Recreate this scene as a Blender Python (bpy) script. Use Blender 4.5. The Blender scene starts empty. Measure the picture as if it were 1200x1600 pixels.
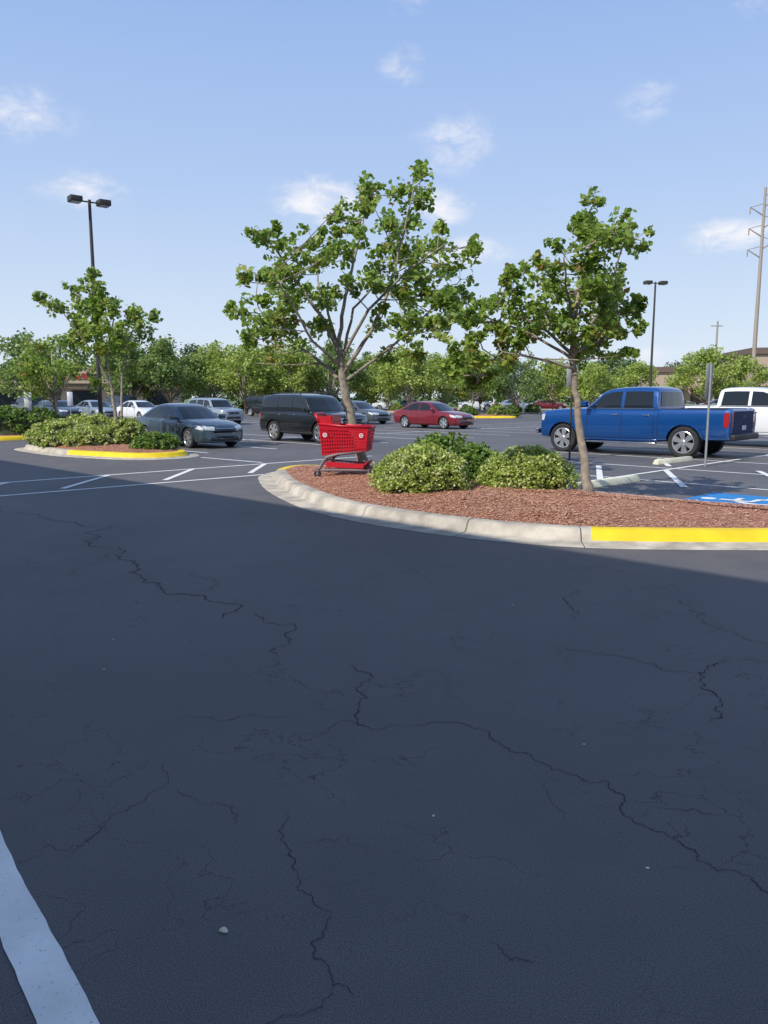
import bpy, bmesh, math, random
import numpy as np
from mathutils import Vector, Matrix, noise
from mathutils.bvhtree import BVHTree
random.seed(7)
scene=bpy.context.scene
COL=scene.collection
Q=math.sqrt(.5)
def nd(n,d): return ((n-d)*Q,(n+d)*Q)      # site grid: n away from the store, d along it

# ------------------------------------------------------------ materials
def newmat(name):
    m=bpy.data.materials.new(name); m.use_nodes=True
    nt=m.node_tree; b=nt.nodes['Principled BSDF']
    return m,nt,b
def N(nt,t,**k):
    n=nt.nodes.new(t)
    for a,v in k.items(): setattr(n,a,v)
    return n
def c4(c): return (c[0],c[1],c[2],1)
def ramp(nt,fac,stops,interp='LINEAR'):
    r=N(nt,'ShaderNodeValToRGB'); e=r.color_ramp.elements; r.color_ramp.interpolation=interp
    while len(e)<len(stops): e.new(.5)
    for i,(p,c) in enumerate(stops):
        e[i].position=p; e[i].color=c4(c)
    nt.links.new(fac,r.inputs[0]); return r.outputs[0]
def plain(name,col,rough=.5,metal=0,var=.12,scale=8,bump=0,coat=0,spec=None):
    m,nt,b=newmat(name)
    tc=N(nt,'ShaderNodeTexCoord'); nz=N(nt,'ShaderNodeTexNoise'); nz.inputs['Scale'].default_value=scale; nz.inputs['Detail'].default_value=4
    nt.links.new(tc.outputs['Object'],nz.inputs['Vector'])
    c=ramp(nt,nz.outputs[0],[(.3,[x*(1-var) for x in col]),(.7,[min(1,x*(1+var)) for x in col])])
    nt.links.new(c,b.inputs['Base Color'])
    b.inputs['Roughness'].default_value=rough; b.inputs['Metallic'].default_value=metal
    if coat: b.inputs['Coat Weight'].default_value=coat; b.inputs['Coat Roughness'].default_value=.05
    if spec is not None: b.inputs['Specular IOR Level'].default_value=spec
    if bump:
        bp=N(nt,'ShaderNodeBump'); bp.inputs['Strength'].default_value=bump; bp.inputs['Distance'].default_value=.02
        n2=N(nt,'ShaderNodeTexNoise'); n2.inputs['Scale'].default_value=scale*8; n2.inputs['Detail'].default_value=3
        nt.links.new(tc.outputs['Object'],n2.inputs['Vector']); nt.links.new(n2.outputs[0],bp.inputs['Height']); nt.links.new(bp.outputs[0],b.inputs['Normal'])
    return m
def leafmat(name,stops,trans=.25):
    m,nt,b=newmat(name)
    a=N(nt,'ShaderNodeAttribute'); a.attribute_name='tone'
    c=ramp(nt,a.outputs['Fac'],stops)
    nt.links.new(c,b.inputs['Base Color']); b.inputs['Roughness'].default_value=.45; b.inputs['Specular IOR Level'].default_value=.4
    if trans:
        t=N(nt,'ShaderNodeBsdfTranslucent'); nt.links.new(c,t.inputs[0])
        mx=N(nt,'ShaderNodeMixShader'); mx.inputs[0].default_value=trans
        out=nt.nodes['Material Output']
        nt.links.new(b.outputs[0],mx.inputs[1]); nt.links.new(t.outputs[0],mx.inputs[2]); nt.links.new(mx.outputs[0],out.inputs[0])
    return m
def asphalt():
    m,nt,b=newmat('asphalt')
    L=nt.links.new
    tc=N(nt,'ShaderNodeTexCoord')
    def nz(s,d=4,dist=0):
        n=N(nt,'ShaderNodeTexNoise'); n.inputs['Scale'].default_value=s; n.inputs['Detail'].default_value=d; n.inputs['Distortion'].default_value=dist
        L(tc.outputs['Object'],n.inputs['Vector']); return n
    big=nz(.22,4,.6); mid=nz(2.2,4); fine=nz(190,2)
    c1=ramp(nt,big.outputs[0],[(.3,(.096,.091,.095)),(.7,(.132,.125,.126))])
    c2=ramp(nt,mid.outputs[0],[(.3,(.85,.85,.87)),(.7,(1.14,1.13,1.11))])
    c3=ramp(nt,fine.outputs[0],[(.33,(.62,.62,.63)),(.5,(.98,.98,.98)),(.68,(1.45,1.45,1.43))])
    def mul(a,b_,f=1):
        x=N(nt,'ShaderNodeMixRGB',blend_type='MULTIPLY'); x.inputs[0].default_value=f; L(a,x.inputs[1]); L(b_,x.inputs[2]); return x.outputs[0]
    c=mul(mul(c1,c2),c3,.9)
    v=N(nt,'ShaderNodeTexVoronoi',feature='DISTANCE_TO_EDGE'); v.inputs['Scale'].default_value=1.9
    dn=nz(4.2,5); ad=N(nt,'ShaderNodeVectorMath',operation='MULTIPLY_ADD'); ad.inputs[1].default_value=(.5,.5,.5)
    L(dn.outputs['Color'],ad.inputs[0]); L(tc.outputs['Object'],ad.inputs[2]); L(ad.outputs[0],v.inputs['Vector'])
    cr=ramp(nt,v.outputs['Distance'],[(0,(.95,.95,.95)),(.008,(0,0,0))])
    mk_=ramp(nt,nz(1.1,2).outputs[0],[(.46,(0,0,0)),(.58,(1,1,1))])
    cm=mul(cr,mk_)
    x=N(nt,'ShaderNodeMixRGB'); L(cm,x.inputs[0]); L(c,x.inputs[1]); x.inputs[2].default_value=(.036,.035,.038,1)
    v2=N(nt,'ShaderNodeTexVoronoi'); v2.inputs['Scale'].default_value=30; L(tc.outputs['Object'],v2.inputs['Vector'])
    sp=ramp(nt,v2.outputs['Distance'],[(0,(1,1,1)),(.08,(0,0,0))]); sp2=ramp(nt,mid.outputs[0],[(.50,(0,0,0)),(.56,(1,1,1))])
    x2=N(nt,'ShaderNodeMixRGB'); L(mul(sp,sp2),x2.inputs[0]); L(x.outputs[0],x2.inputs[1]); x2.inputs[2].default_value=(.32,.32,.31,1)
    L(x2.outputs[0],b.inputs['Base Color'])
    L(ramp(nt,mid.outputs[0],[(.3,(.62,)*3),(.7,(.80,)*3)]),b.inputs['Roughness'])
    b.inputs['Specular IOR Level'].default_value=.4
    bp=N(nt,'ShaderNodeBump'); bp.inputs['Strength'].default_value=.4; bp.inputs['Distance'].default_value=.004
    L(fine.outputs[0],bp.inputs['Height']); L(bp.outputs[0],b.inputs['Normal'])
    return m
def wornpaint(name,col,wear=.5,under=(.09,.09,.10)):
    m,nt,b=newmat(name); L=nt.links.new
    tc=N(nt,'ShaderNodeTexCoord')
    n1=N(nt,'ShaderNodeTexNoise'); n1.inputs['Scale'].default_value=60; n1.inputs['Detail'].default_value=5; n1.inputs['Roughness'].default_value=.7; L(tc.outputs['Object'],n1.inputs['Vector'])
    n2=N(nt,'ShaderNodeTexNoise'); n2.inputs['Scale'].default_value=4; n2.inputs['Detail'].default_value=5; L(tc.outputs['Object'],n2.inputs['Vector'])
    c=ramp(nt,n2.outputs[0],[(.3,[x*.80 for x in col]),(.7,col)])
    f=ramp(nt,n1.outputs[0],[(wear-.22,(1,1,1)),(wear-.10,(0,0,0))])
    x=N(nt,'ShaderNodeMixRGB'); L(f,x.inputs[0]); L(c,x.inputs[1]); x.inputs[2].default_value=c4(under)
    L(x.outputs[0],b.inputs['Base Color']); b.inputs['Roughness'].default_value=.65
    bp=N(nt,'ShaderNodeBump'); bp.inputs['Strength'].default_value=.3; bp.inputs['Distance'].default_value=.005
    L(n1.outputs[0],bp.inputs['Height']); L(bp.outputs[0],b.inputs['Normal'])
    return m

M={}
M['asphalt']=asphalt()
M['concrete']=plain('concrete',(.42,.375,.31),.85,var=.32,scale=3.5,bump=.5)
M['yellow']=wornpaint('yellow_paint',(.82,.60,.008),.50,(.4,.33,.15))
M['white_line']=wornpaint('white_paint',(.84,.83,.79),.49)
M['blue_paint']=wornpaint('blue_paint',(.015,.22,.56),.48)
M['crack']=plain('crack_dark',(.020,.020,.024),.9)
M['mulch']=plain('mulch_bed',(.43,.20,.125),.95,var=.35,scale=14,bump=1)
M['chips']=leafmat('mulch_chips',[(0,(.28,.11,.062)),(.4,(.52,.25,.155)),(.75,(.64,.36,.235)),(1,(.74,.53,.38))],0)
M['bark']=plain('bark',(.32,.275,.215),.9,var=.35,scale=9,bump=1)
M['leaf']=leafmat('leaf_green',[(0,(.14,.23,.04)),(.45,(.26,.385,.065)),(.85,(.40,.50,.10)),(.988,(.46,.48,.12)),(1,(.34,.20,.07))],.5)
M['leaf_light']=leafmat('leaf_light',[(0,(.23,.31,.055)),(.5,(.36,.45,.095)),(1,(.47,.54,.14))],.4)
M['leaf_mid']=leafmat('leaf_mid',[(0,(.12,.20,.06)),(.5,(.22,.32,.085)),(1,(.32,.40,.13))],.4)
M['leaf_dark']=leafmat('leaf_dark',[(0,(.05,.10,.04)),(.5,(.10,.17,.06)),(1,(.17,.24,.09))],.3)
M['leaf_bush']=leafmat('leaf_variegated',[(0,(.16,.24,.035)),(.3,(.32,.43,.07)),(.6,(.48,.55,.13)),(.82,(.66,.67,.35)),(1,(.76,.74,.48))],.3)
M['leaf_shrub']=leafmat('leaf_shrub',[(0,(.075,.15,.028)),(.6,(.18,.30,.055)),(1,(.32,.40,.10))],.3)
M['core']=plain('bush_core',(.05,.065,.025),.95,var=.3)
M['grass']=plain('grass',(.14,.18,.06),.95,var=.35,scale=.6)
M['glass']=plain('car_glass',(.012,.015,.017),.04,var=.05,coat=.3)
M['black']=plain('black_trim',(.016,.016,.017),.55)
M['tyre']=plain('tyre_rubber',(.022,.022,.023),.85,var=.2)
M['rim']=plain('alloy',(.70,.71,.73),.2,metal=.85,var=.05)
M['chrome']=plain('chrome',(.65,.65,.67),.12,metal=1,var=.03)
M['seam']=plain('panel_gap_dark',(.006,.006,.007),.8)
M['lamp']=plain('headlight_glass',(.50,.53,.56),.08,var=.3,scale=18,coat=1)
M['red_lamp']=plain('taillight_glass',(.35,.012,.012),.12,coat=1)
M['plate']=plain('plate_white',(.6,.62,.66),.5)
M['steel']=plain('galvanised_steel',(.30,.31,.31),.55,metal=.3,var=.12)
M['tansteel']=plain('weathered_steel',(.33,.28,.23),.7,metal=.1,var=.12)
M['bronze']=plain('dark_bronze_metal',(.055,.048,.042),.5,metal=.3)
M['cart_red']=plain('red_plastic',(.46,.007,.020),.38,var=.05)
M['cart_grey']=plain('grey_plastic',(.17,.13,.14),.5)
M['white_mark']=plain('white_mark',(.80,.78,.78),.5,var=.02)
M['wall_tan']=plain('tan_wall',(.42,.33,.25),.9,var=.08)
M['wall_store']=plain('store_wall',(.62,.60,.56),.9,var=.06)
M['wall_brown']=plain('brown_fascia',(.14,.10,.08),.85,var=.1)
M['sign_red']=plain('sign_red',(.50,.02,.02),.5)
M['stone']=plain('pale_stone',(.6,.56,.42),.9)
def paint(name,col,metal=.35,rough=.35,coat=1):
    return plain(name,col,rough,metal=metal,var=.04,scale=60,coat=coat)

# ------------------------------------------------------------ object helpers
def link(o,parent=None):
    COL.objects.link(o)
    if parent is not None: o.parent=parent
    return o
def mesh(name,verts,faces,mats,midx=None,smooth=False,sharp=None):
    me=bpy.data.meshes.new(name); me.from_pydata([tuple(v) for v in verts],[],[tuple(f) for f in faces])
    for m in (mats if isinstance(mats,(list,tuple)) else [mats]): me.materials.append(m)
    if midx is not None: me.polygons.foreach_set('material_index',midx)
    if smooth:
        me.polygons.foreach_set('use_smooth',[True]*len(me.polygons))
        if sharp: me.set_sharp_from_angle(angle=math.radians(sharp))
    me.update(); return me
def ob(name,me,parent=None,loc=(0,0,0),rot=(0,0,0),**props):
    o=bpy.data.objects.new(name,me); o.location=loc; o.rotation_euler=rot
    link(o,parent)
    for k,v in props.items(): o[k]=v
    return o
def thing(name,label,cat,loc,rz=0,group=None,scale=1):
    o=bpy.data.objects.new(name,None); o.empty_display_size=.3; o.location=loc; o.rotation_euler=(0,0,rz); o.scale=(scale,)*3
    link(o); o['label']=label; o['category']=cat
    if group: o['group']=group
    return o
def box(V,F,c,s,R=None):
    b=len(V)
    for sx in(-1,1):
        for sy in(-1,1):
            for sz in(-1,1):
                p=Vector((sx*s[0]/2,sy*s[1]/2,sz*s[2]/2))
                if R is not None: p=R@p
                V.append(Vector(c)+p)
    for f in((0,1,3,2),(4,6,7,5),(0,4,5,1),(2,3,7,6),(0,2,6,4),(1,5,7,3)): F.append(tuple(b+i for i in f))
def bevelled(me,w=.01,seg=2):
    bm=bmesh.new(); bm.from_mesh(me)
    bmesh.ops.bevel(bm,geom=bm.edges[:],offset=w,segments=seg,affect='EDGES',profile=.5)
    bm.to_mesh(me); bm.free(); me.polygons.foreach_set('use_smooth',[True]*len(me.polygons)); me.set_sharp_from_angle(angle=math.radians(50)); return me
def tube(V,F,pts,rad,seg=8,cap=True):
    pts=[Vector(p) for p in pts]; n=len(pts); b=len(V)
    ref=Vector((.31,.9,.2)).normalized()
    for i,p in enumerate(pts):
        t=(pts[min(i+1,n-1)]-pts[max(i-1,0)]).normalized()
        if abs(t.dot(ref))>.95: ref=Vector((1,0,.1)).normalized()
        u=t.cross(ref).normalized(); w=t.cross(u)
        r=rad[i] if isinstance(rad,(list,tuple)) else rad
        for k in range(seg):
            a=2*math.pi*k/seg; V.append(p+(u*math.cos(a)+w*math.sin(a))*r)
    for i in range(n-1):
        for k in range(seg):
            k2=(k+1)%seg; F.append((b+i*seg+k,b+i*seg+k2,b+(i+1)*seg+k2,b+(i+1)*seg+k))
    if cap:
        F.append(tuple(b+k for k in range(seg))[::-1]); F.append(tuple(b+(n-1)*seg+k for k in range(seg)))
def lathe(V,F,prof,seg=28,close=False):  # profile (r,y) around Y axis
    b=len(V); n=len(prof)
    for r,y in prof:
        for k in range(seg):
            a=2*math.pi*k/seg; V.append(Vector((r*math.cos(a),y,r*math.sin(a))))
    for i in range(n if close else n-1):
        j=(i+1)%n
        for k in range(seg):
            k2=(k+1)%seg; F.append((b+i*seg+k,b+i*seg+k2,b+j*seg+k2,b+j*seg+k))
def smoothpath(P,closed=True,sub=6):
    P=[Vector((p[0],p[1],0)) for p in P]; n=len(P); out=[]
    for i in range(n if closed else n-1):
        if closed: a,b_,c,d=P[i-1],P[i],P[(i+1)%n],P[(i+2)%n]
        else: a,b_,c,d=P[max(i-1,0)],P[i],P[i+1],P[min(i+2,n-1)]
        for k in range(sub):
            t=k/sub; out.append(.5*((2*b_)+(c-a)*t+(2*a-5*b_+4*c-d)*t*t+(3*b_-a-3*c+d)*t**3))
    if not closed: out.append(P[-1])
    return out

# ------------------------------------------------------------ leaves
def leafmesh(name,clumps,size,mat,seed=1,up=.3,aspect=.7,jit=.35,tone=(.5,.22),hexa=False):
    rng=np.random.default_rng(seed); C=[];T=[]
    for (x,y,z,r,n,tb) in clumps:
        d=rng.normal(size=(n,3)); d/=np.linalg.norm(d,axis=1)[:,None]
        rr=r*rng.random(n)**.42
        p=d*rr[:,None]; p[:,2]*=.85
        C.append(p+np.array([x,y,z])); T.append(np.clip(rng.normal(tone[0]+tb,tone[1],n),0,1))
    C=np.concatenate(C);T=np.concatenate(T); n=len(C)
    nr=rng.normal(size=(n,3)); nr[:,2]+=up*np.abs(rng.normal(size=n))*3; nr/=np.linalg.norm(nr,axis=1)[:,None]
    a=rng.normal(size=(n,3)); a-= (a*nr).sum(1)[:,None]*nr; a/=np.linalg.norm(a,axis=1)[:,None]
    b=np.cross(nr,a); s=size*(1+jit*rng.uniform(-1,1,n))[:,None]
    if hexa:
        w=s*.5*aspect; K=6
        V=np.stack([C-a*s*.5,C-a*s*.22+b*w*.9+nr*s*.07,C+a*s*.12+b*w*.8+nr*s*.06,C+a*s*.55-nr*s*.05,C+a*s*.12-b*w*.8+nr*s*.06,C-a*s*.22-b*w*.9+nr*s*.07],1).reshape(-1,3)
    else:
        K=4; V=np.stack([C-a*s*.5,C+b*s*.5*aspect+nr*s*.08,C+a*s*.55,C-b*s*.5*aspect+nr*s*.08],1).reshape(-1,3)
    me=bpy.data.meshes.new(name); me.vertices.add(K*n); me.vertices.foreach_set('co',V.ravel())
    me.loops.add(K*n); me.loops.foreach_set('vertex_index',np.arange(K*n))
    me.polygons.add(n); me.polygons.foreach_set('loop_start',np.arange(n)*K)
    me.update(calc_edges=True)
    at=me.attributes.new('tone','FLOAT','FACE'); at.data.foreach_set('value',T.astype(np.float32))
    me.materials.append(mat); return me

def sketch_tree(name,label,loc,limbs,blobs,fx,fz,base,leaf,mat,seed,depth=1.0,per=150,dup=1.0,sub=.56,nleaf=22):
    """limbs/blobs drawn as a side elevation; fx,fz metres per unit, base = foot of trunk"""
    rnd=random.Random(seed)
    t=thing(name,label,'tree',loc)
    V=[];F=[];nodes=[]
    for li,(pts,ra,rb,dy) in enumerate(limbs):
        P=[];n=len(pts)
        for i,(a,b) in enumerate(pts):
            f=i/(n-1)
            P.append(Vector(((a-base[0])*fx, dy*f, (base[1]-b)*fz)))
        D=[]
        for i in range(n-1):
            for k in range(4):
                q=P[i].lerp(P[i+1],k/4); D.append(q+Vector((rnd.uniform(-1,1),rnd.uniform(-1,1),0))*.018*(1 if (i or k) else 0))
        D.append(P[-1]); R=[(ra+(rb-ra)*(i/(len(D)-1))**.8)*(.9 if li else 1) for i in range(len(D))]
        if li==0: R[0]*=1.35;R[1]*=1.12
        tube(V,F,D,R,9)
        nodes+= [(D[i],R[i]) for i in range(len(D)//3 if li else len(D)//2,len(D))]
    clumps=[]
    allb=[(a,b,r,1) for a,b,r in blobs]
    for a,b,r in blobs:
        if r>=14 and rnd.random()<dup: allb.append((a+rnd.uniform(-.8,.8)*r,b+rnd.uniform(-.6,.6)*r,r*.85,0))
    for (a,b,r,prim) in allb:
        x=(a-base[0])*fx; z=(base[1]-b)*fz; R=r*fx
        y=rnd.uniform(-1,1)*depth*math.sqrt(max(.05,1-(x/(2.3*depth))**2))
        c=Vector((x,y,z))
        near=min(nodes,key=lambda q:(q[0]-c).length+ (0.6 if q[0].z>c.z else 0))
        p0,rr=near; mid=p0.lerp(c,.5)+Vector((rnd.uniform(-.08,.08),rnd.uniform(-.08,.08),-.04))
        tube(V,F,[p0,mid,c],[min(rr*.5,.020),.011,.006],6)
        tb=rnd.uniform(-.18,.18)
        k=max(4,int(per/22*(r/24)**1.6))
        for j in range(k):
            o=Vector((rnd.gauss(0,1),rnd.gauss(0,1),rnd.gauss(0,1))); o=o/max(o.length,.01)*R*rnd.uniform(.3,1.4); o.z*=.85
            q=c+o; tube(V,F,[c.lerp(mid,.2),c+o*.5+Vector((0,0,.02)),q],[.006,.004,.003],4,False)
            clumps.append((q.x,q.y,q.z,R*sub*rnd.uniform(.7,1.3),nleaf,tb+rnd.uniform(-.16,.16)))
    ob('trunk',mesh(name+'_trunk',V,F,M['bark'],smooth=True),t)
    ob('crown',leafmesh(name+'_crown',clumps,leaf,mat,seed,up=.4,hexa=True,aspect=.8),t)
    return t

def generic_tree(seed,H,R,ls,nl,mat,trunkh=.28,flat=.8,lobes=26):
    rnd=random.Random(seed); V=[];F=[]
    th=H*trunkh; cz=th+(H-th)*.5; rz=(H-th)*.5
    top=Vector((rnd.uniform(-.2,.2),rnd.uniform(-.2,.2),H*.75))
    tube(V,F,[(0,0,-.05),(rnd.uniform(-.1,.1),.05,th*.6),(rnd.uniform(-.15,.15),0,th*1.1),top],[.03*H*.6,.022*H*.6,.018*H*.6,.03],8)
    cl=[]
    for i in range(lobes):
        a=rnd.uniform(0,6.28); e=math.asin(rnd.uniform(-.85,1)); rr=rnd.uniform(.5,.86)
        c=Vector((math.cos(a)*math.cos(e)*R*rr,math.sin(a)*math.cos(e)*R*rr,cz+math.sin(e)*rz*rr))
        if c.z<cz: c.x*=1.12;c.y*=1.12
        tube(V,F,[(0,0,th*rnd.uniform(.8,1.3)),c*.5+Vector((0,0,th*.4)),c],[.012*H*.6,.03,.012],5,False)
        tb=rnd.uniform(-.25,.25)
        for k in range(6):
            o=Vector((rnd.gauss(0,1),rnd.gauss(0,1),rnd.gauss(0,.8))).normalized()*R*.24*rnd.uniform(.4,1.1)
            cl.append((c.x+o.x,c.y+o.y,c.z+o.z,R*rnd.uniform(.14,.25),int(nl/lobes/6),tb+rnd.uniform(-.15,.15)))
    return (mesh('trunk_%d'%seed,V,F,M['bark'],smooth=True),leafmesh('crown_%d'%seed,cl,ls,mat,seed,up=.4))

def bush(label,x,y,z,r,h,mat,seed,leaf=.06,n=6500,name='bush',group=None,shoots=0):
    rng=random.Random(seed)
    t=thing(name,label,'bush',(x,y,z),group=group)
    cl=[];cnt=max(60,int(n/26))
    for i in range(cnt):
        a=rng.uniform(0,6.283); e=math.asin(rng.random()**.8)
        k=1+.16*noise.noise(Vector((math.cos(a)*2+seed,math.sin(a)*2,e*2)))+rng.uniform(-.10,.07)
        cl.append((math.cos(a)*math.cos(e)*r*k*.93,math.sin(a)*math.cos(e)*r*k*.93,math.sin(e)*h*k*.93+.03,r*.12,26,rng.uniform(-.18,.18)))
    for i in range(shoots):
        a=rng.uniform(0,6.283); rr=rng.uniform(.1,.8)*r; hh=h*math.sqrt(1-(rr/r)**2)
        for k in range(4): cl.append((math.cos(a)*rr*(1+.05*k),math.sin(a)*rr*(1+.05*k),hh+.04*k,.035,7,.1))
    ob('foliage',leafmesh('foliage_%d'%seed,cl,leaf,mat,seed,up=.5),t)
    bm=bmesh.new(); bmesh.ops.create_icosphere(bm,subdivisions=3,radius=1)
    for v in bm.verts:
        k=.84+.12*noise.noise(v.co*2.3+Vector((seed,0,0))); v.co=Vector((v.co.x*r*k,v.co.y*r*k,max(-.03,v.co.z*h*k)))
    me=bpy.data.meshes.new('dark_core'); bm.to_mesh(me); bm.free(); me.materials.append(M['core']); ob('dark_core',me,t)  # added solid dark core, closes the gaps between the leaves
    return t

# ------------------------------------------------------------ GROUND
def sheet(name,x0,x1,y0,y1,z,mat,**p):
    return ob(name,mesh(name,[(x0,y0,z),(x1,y0,z),(x1,y1,z),(x0,y1,z)],[(0,1,2,3)],mat),kind='structure',**p)
sheet('ground',-1500,1500,-800,2500,-.03,M['grass'])
sheet('parking_lot',-110,110,-60,112,0,M['asphalt'])
M['road']=plain('pale_road',(.34,.33,.32),.9,var=.1,scale=1)
sheet('road',-300,300,116,124,-.02,M['road'])
M['kerbc']=plain('far_kerb',(.45,.42,.37),.9,var=.1,scale=1)
V=[];F=[]; box(V,F,(0,108,.07),(200,1.2,.14)); ob('kerb',mesh('kerb',V,F,M['kerbc']),kind='structure')
rr=random.Random(9); cl=[]
for i in range(1500):
    x=rr.uniform(-130,130); y=rr.uniform(146,158)
    cl.append((x,y,rr.uniform(.2,4.2)*(1+.4*noise.noise(Vector((x*.08,0,0)))),rr.uniform(.7,1.3),12,rr.uniform(-.3,.3)+.25*noise.noise(Vector((x*.05,3,0)))))
ob('undergrowth',leafmesh('undergrowth',cl,.75,M['leaf_dark'],9,up=.4),kind='stuff',label='distant green undergrowth beneath the tree line')

def strip(P,w,mat,z=.004,name='painted_line'):
    P=[Vector((p[0],p[1],0)) for p in P]; V=[];F=[]
    for i,p in enumerate(P):
        t=(P[min(i+1,len(P)-1)]-P[max(i-1,0)]).normalized(); nrm=Vector((-t.y,t.x,0))
        V+=[p+nrm*w/2+Vector((0,0,z)),p-nrm*w/2+Vector((0,0,z))]
    for i in range(len(P)-1): F.append((2*i,2*i+1,2*i+3,2*i+2))
    o=ob(name,mesh(name,V,F,mat),kind='structure'); return o
W=M['white_line']
def wob(P,k=8,a=.003):
    out=[]
    for i in range(len(P)-1):
        for j in range(k):
            t=j/k; out.append((P[i][0]+(P[i+1][0]-P[i][0])*t+random.uniform(-a,a),P[i][1]+(P[i+1][1]-P[i][1])*t+random.uniform(-a,a)))
    return out+[P[-1]]
strip(wob([(1.2,-.8),(-.30,1.15),(-.86,1.86),(-1.37,2.5),(-2.2,3.6),(-4.5,6.6),(-9,12)],14),.135,W)
strip([nd(-1,14.15),nd(11.1,13.75)],.11,W); strip([nd(-1,16.2),nd(15.5,16.0)],.11,W)
for k in range(6):
    n0=-.5+2.1*k; strip([nd(n0,14.25),nd(n0+1.75,16.05)],.12,W,.008)
strip([nd(11.7,19.0),nd(11.9,16.4)],.1,W)
def stalls(n0,k,d0,d1,sp=2.6,end=None):
    for i in range(k): strip([nd(n0+sp*i,d0),nd(n0+sp*i,d1)],.1,W)
    if end is not None: strip([nd(n0,end),nd(n0+sp*(k-1),end)],.1,W,.008)
stalls(12.8,16,20.4,31.0,end=25.7)
stalls(15.4,14,38,48.5,end=43.2)
stalls(20.8,12,2.6,13.4,2.9,end=8.0)
strip([nd(11.8,8.0),nd(20.8,8.0)],.1,W,.008)
for n0 in (12.0,14.9,17.8): strip([nd(n0,8.0),nd(n0,13.4)],.1,W)
strip([nd(14.9,2.6),nd(14.9,8.0)],.1,W);strip([nd(17.8,2.6),nd(17.8,8.0)],.1,W)
for a,b in (((5.32,19.0),(4.44,15.7)),((6.55,17.8),(5.66,14.4)),((8.6,17.6),(7.7,14.2)),((7.6,21.2),(7.0,18.8))): strip([a,b],.13,W,.012)
stalls(60,10,20,48,2.6); stalls(44,14,-30,-4,2.7)

cx,cy=nd(12.95,4.6)
SS=.9
def rot45(p): return (cx+SS*(p[0]*Q+p[1]*(-Q)),cy+SS*(p[0]*Q+p[1]*Q))
V=[(*rot45(p),.004) for p in((-.95,-.95),(.95,-.95),(.95,.95),(-.95,.95))]
ob('accessible_parking_symbol',mesh('sym',V,[(0,1,2,3)],M['blue_paint']),kind='structure')
ring=[(.12+.42*math.cos(a),-.25+.42*math.sin(a)) for a in [math.radians(100+i*15) for i in range(19)]]
strip([rot45(p) for p in ring],.12,W,.008,'wheelchair_mark')
strip([rot45(p) for p in((-.05,.45),(-.05,-.1),(.32,-.12),(.55,-.62),(.7,-.58))],.13,W,.012,'wheelchair_mark')
strip([rot45(p) for p in((-.05,.18),(.3,.18))],.10,W,.016,'wheelchair_mark')
V=[rot45((-.05+.14*math.cos(a*.524),.66+.14*math.sin(a*.524))) for a in range(12)]
ob('wheelchair_mark',mesh('head',[(*v,.008) for v in V],[tuple(range(12))],W),kind='structure')

# cracks
CR=[([(-6.03,11.9),(-4.85,10.65),(-3.56,8.95),(-2.89,8.1),(-2.48,7.28),(-1.99,6.65),(-1.59,6.42),(-1.21,6.12),(-1.25,5.69)],.015),
([(-1.09,5.92),(-.67,5.57),(-.65,5.19),(-.71,4.85)],.009),([(-1.7,6.5),(-1.55,6.9),(-1.9,7.4)],.006),
([(-.185,4.72),(-.077,4.43),(-.09,4.14),(-.16,3.9),(-.1,3.76)],.0065),([(-.41,3.6),(-.1,3.76),(.066,3.78)],.0045),
([(-1.1,3.8),(-.81,3.84),(-.45,3.92)],.004),([(-.16,3.9),(-.35,4.0),(-.5,4.4),(-.71,4.85)],.003),
([(.07,3.78),(.38,3.8),(.54,3.61),(.70,3.44),(.836,3.25),(.98,3.19),(1.015,3.08),(.974,2.9),(1.1,2.78),(1.17,2.66),(1.195,2.53),(1.316,2.41),(1.49,2.33),(1.9,2.2)],.0055),
([(2.24,4.83),(1.94,4.54),(1.85,4.29),(1.82,4.01),(1.70,3.8)],.008),([(1.14,5.09),(1.47,4.85),(1.78,4.56),(1.94,4.54)],.005),([(2.24,4.83),(2.46,4.73),(3,4.6)],.006),
([(-.42,2.95),(-.364,2.69),(-.25,2.4),(-.184,2.235),(-.193,2.095),(-.148,1.99),(-.09,1.945)],.0034),([(-.148,1.99),(-.2,1.9),(-.33,1.8)],.003),
([(-1.2,2.6),(-1.13,2.73),(-1.13,2.83),(-1.09,2.92),(-.95,3.15),(-1.0,3.4)],.003),([(-.95,3.15),(-.7,3.0),(-.6,2.8)],.0025),
([(.32,2.17),(.386,2.09),(.46,2.08)],.0025),([(1.675,6.75),(1.52,6.2),(1.55,5.9),(1.42,5.6)],.009),
([(2.5,6.3),(2.46,6.1),(2.4,5.6),(2.55,5.2),(2.9,4.9)],.006),([(.974,2.9),(1.2,2.95),(1.4,2.9)],.0025),([(.1,4.9),(.35,4.3),(.45,4.0)],.002),
([(2.6,7.2),(2.2,7.5),(1.7,7.3)],.006),([(-3.2,8.5),(-3.0,7.6),(-3.3,6.9)],.006),([(.836,3.25),(.7,3.05),(.72,2.85)],.002),
([(-.364,2.69),(-.15,2.75),(-.05,2.6)],.002),([(-1.13,2.83),(-1.3,2.95),(-1.25,3.2)],.002)]
V=[];F=[]
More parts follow.
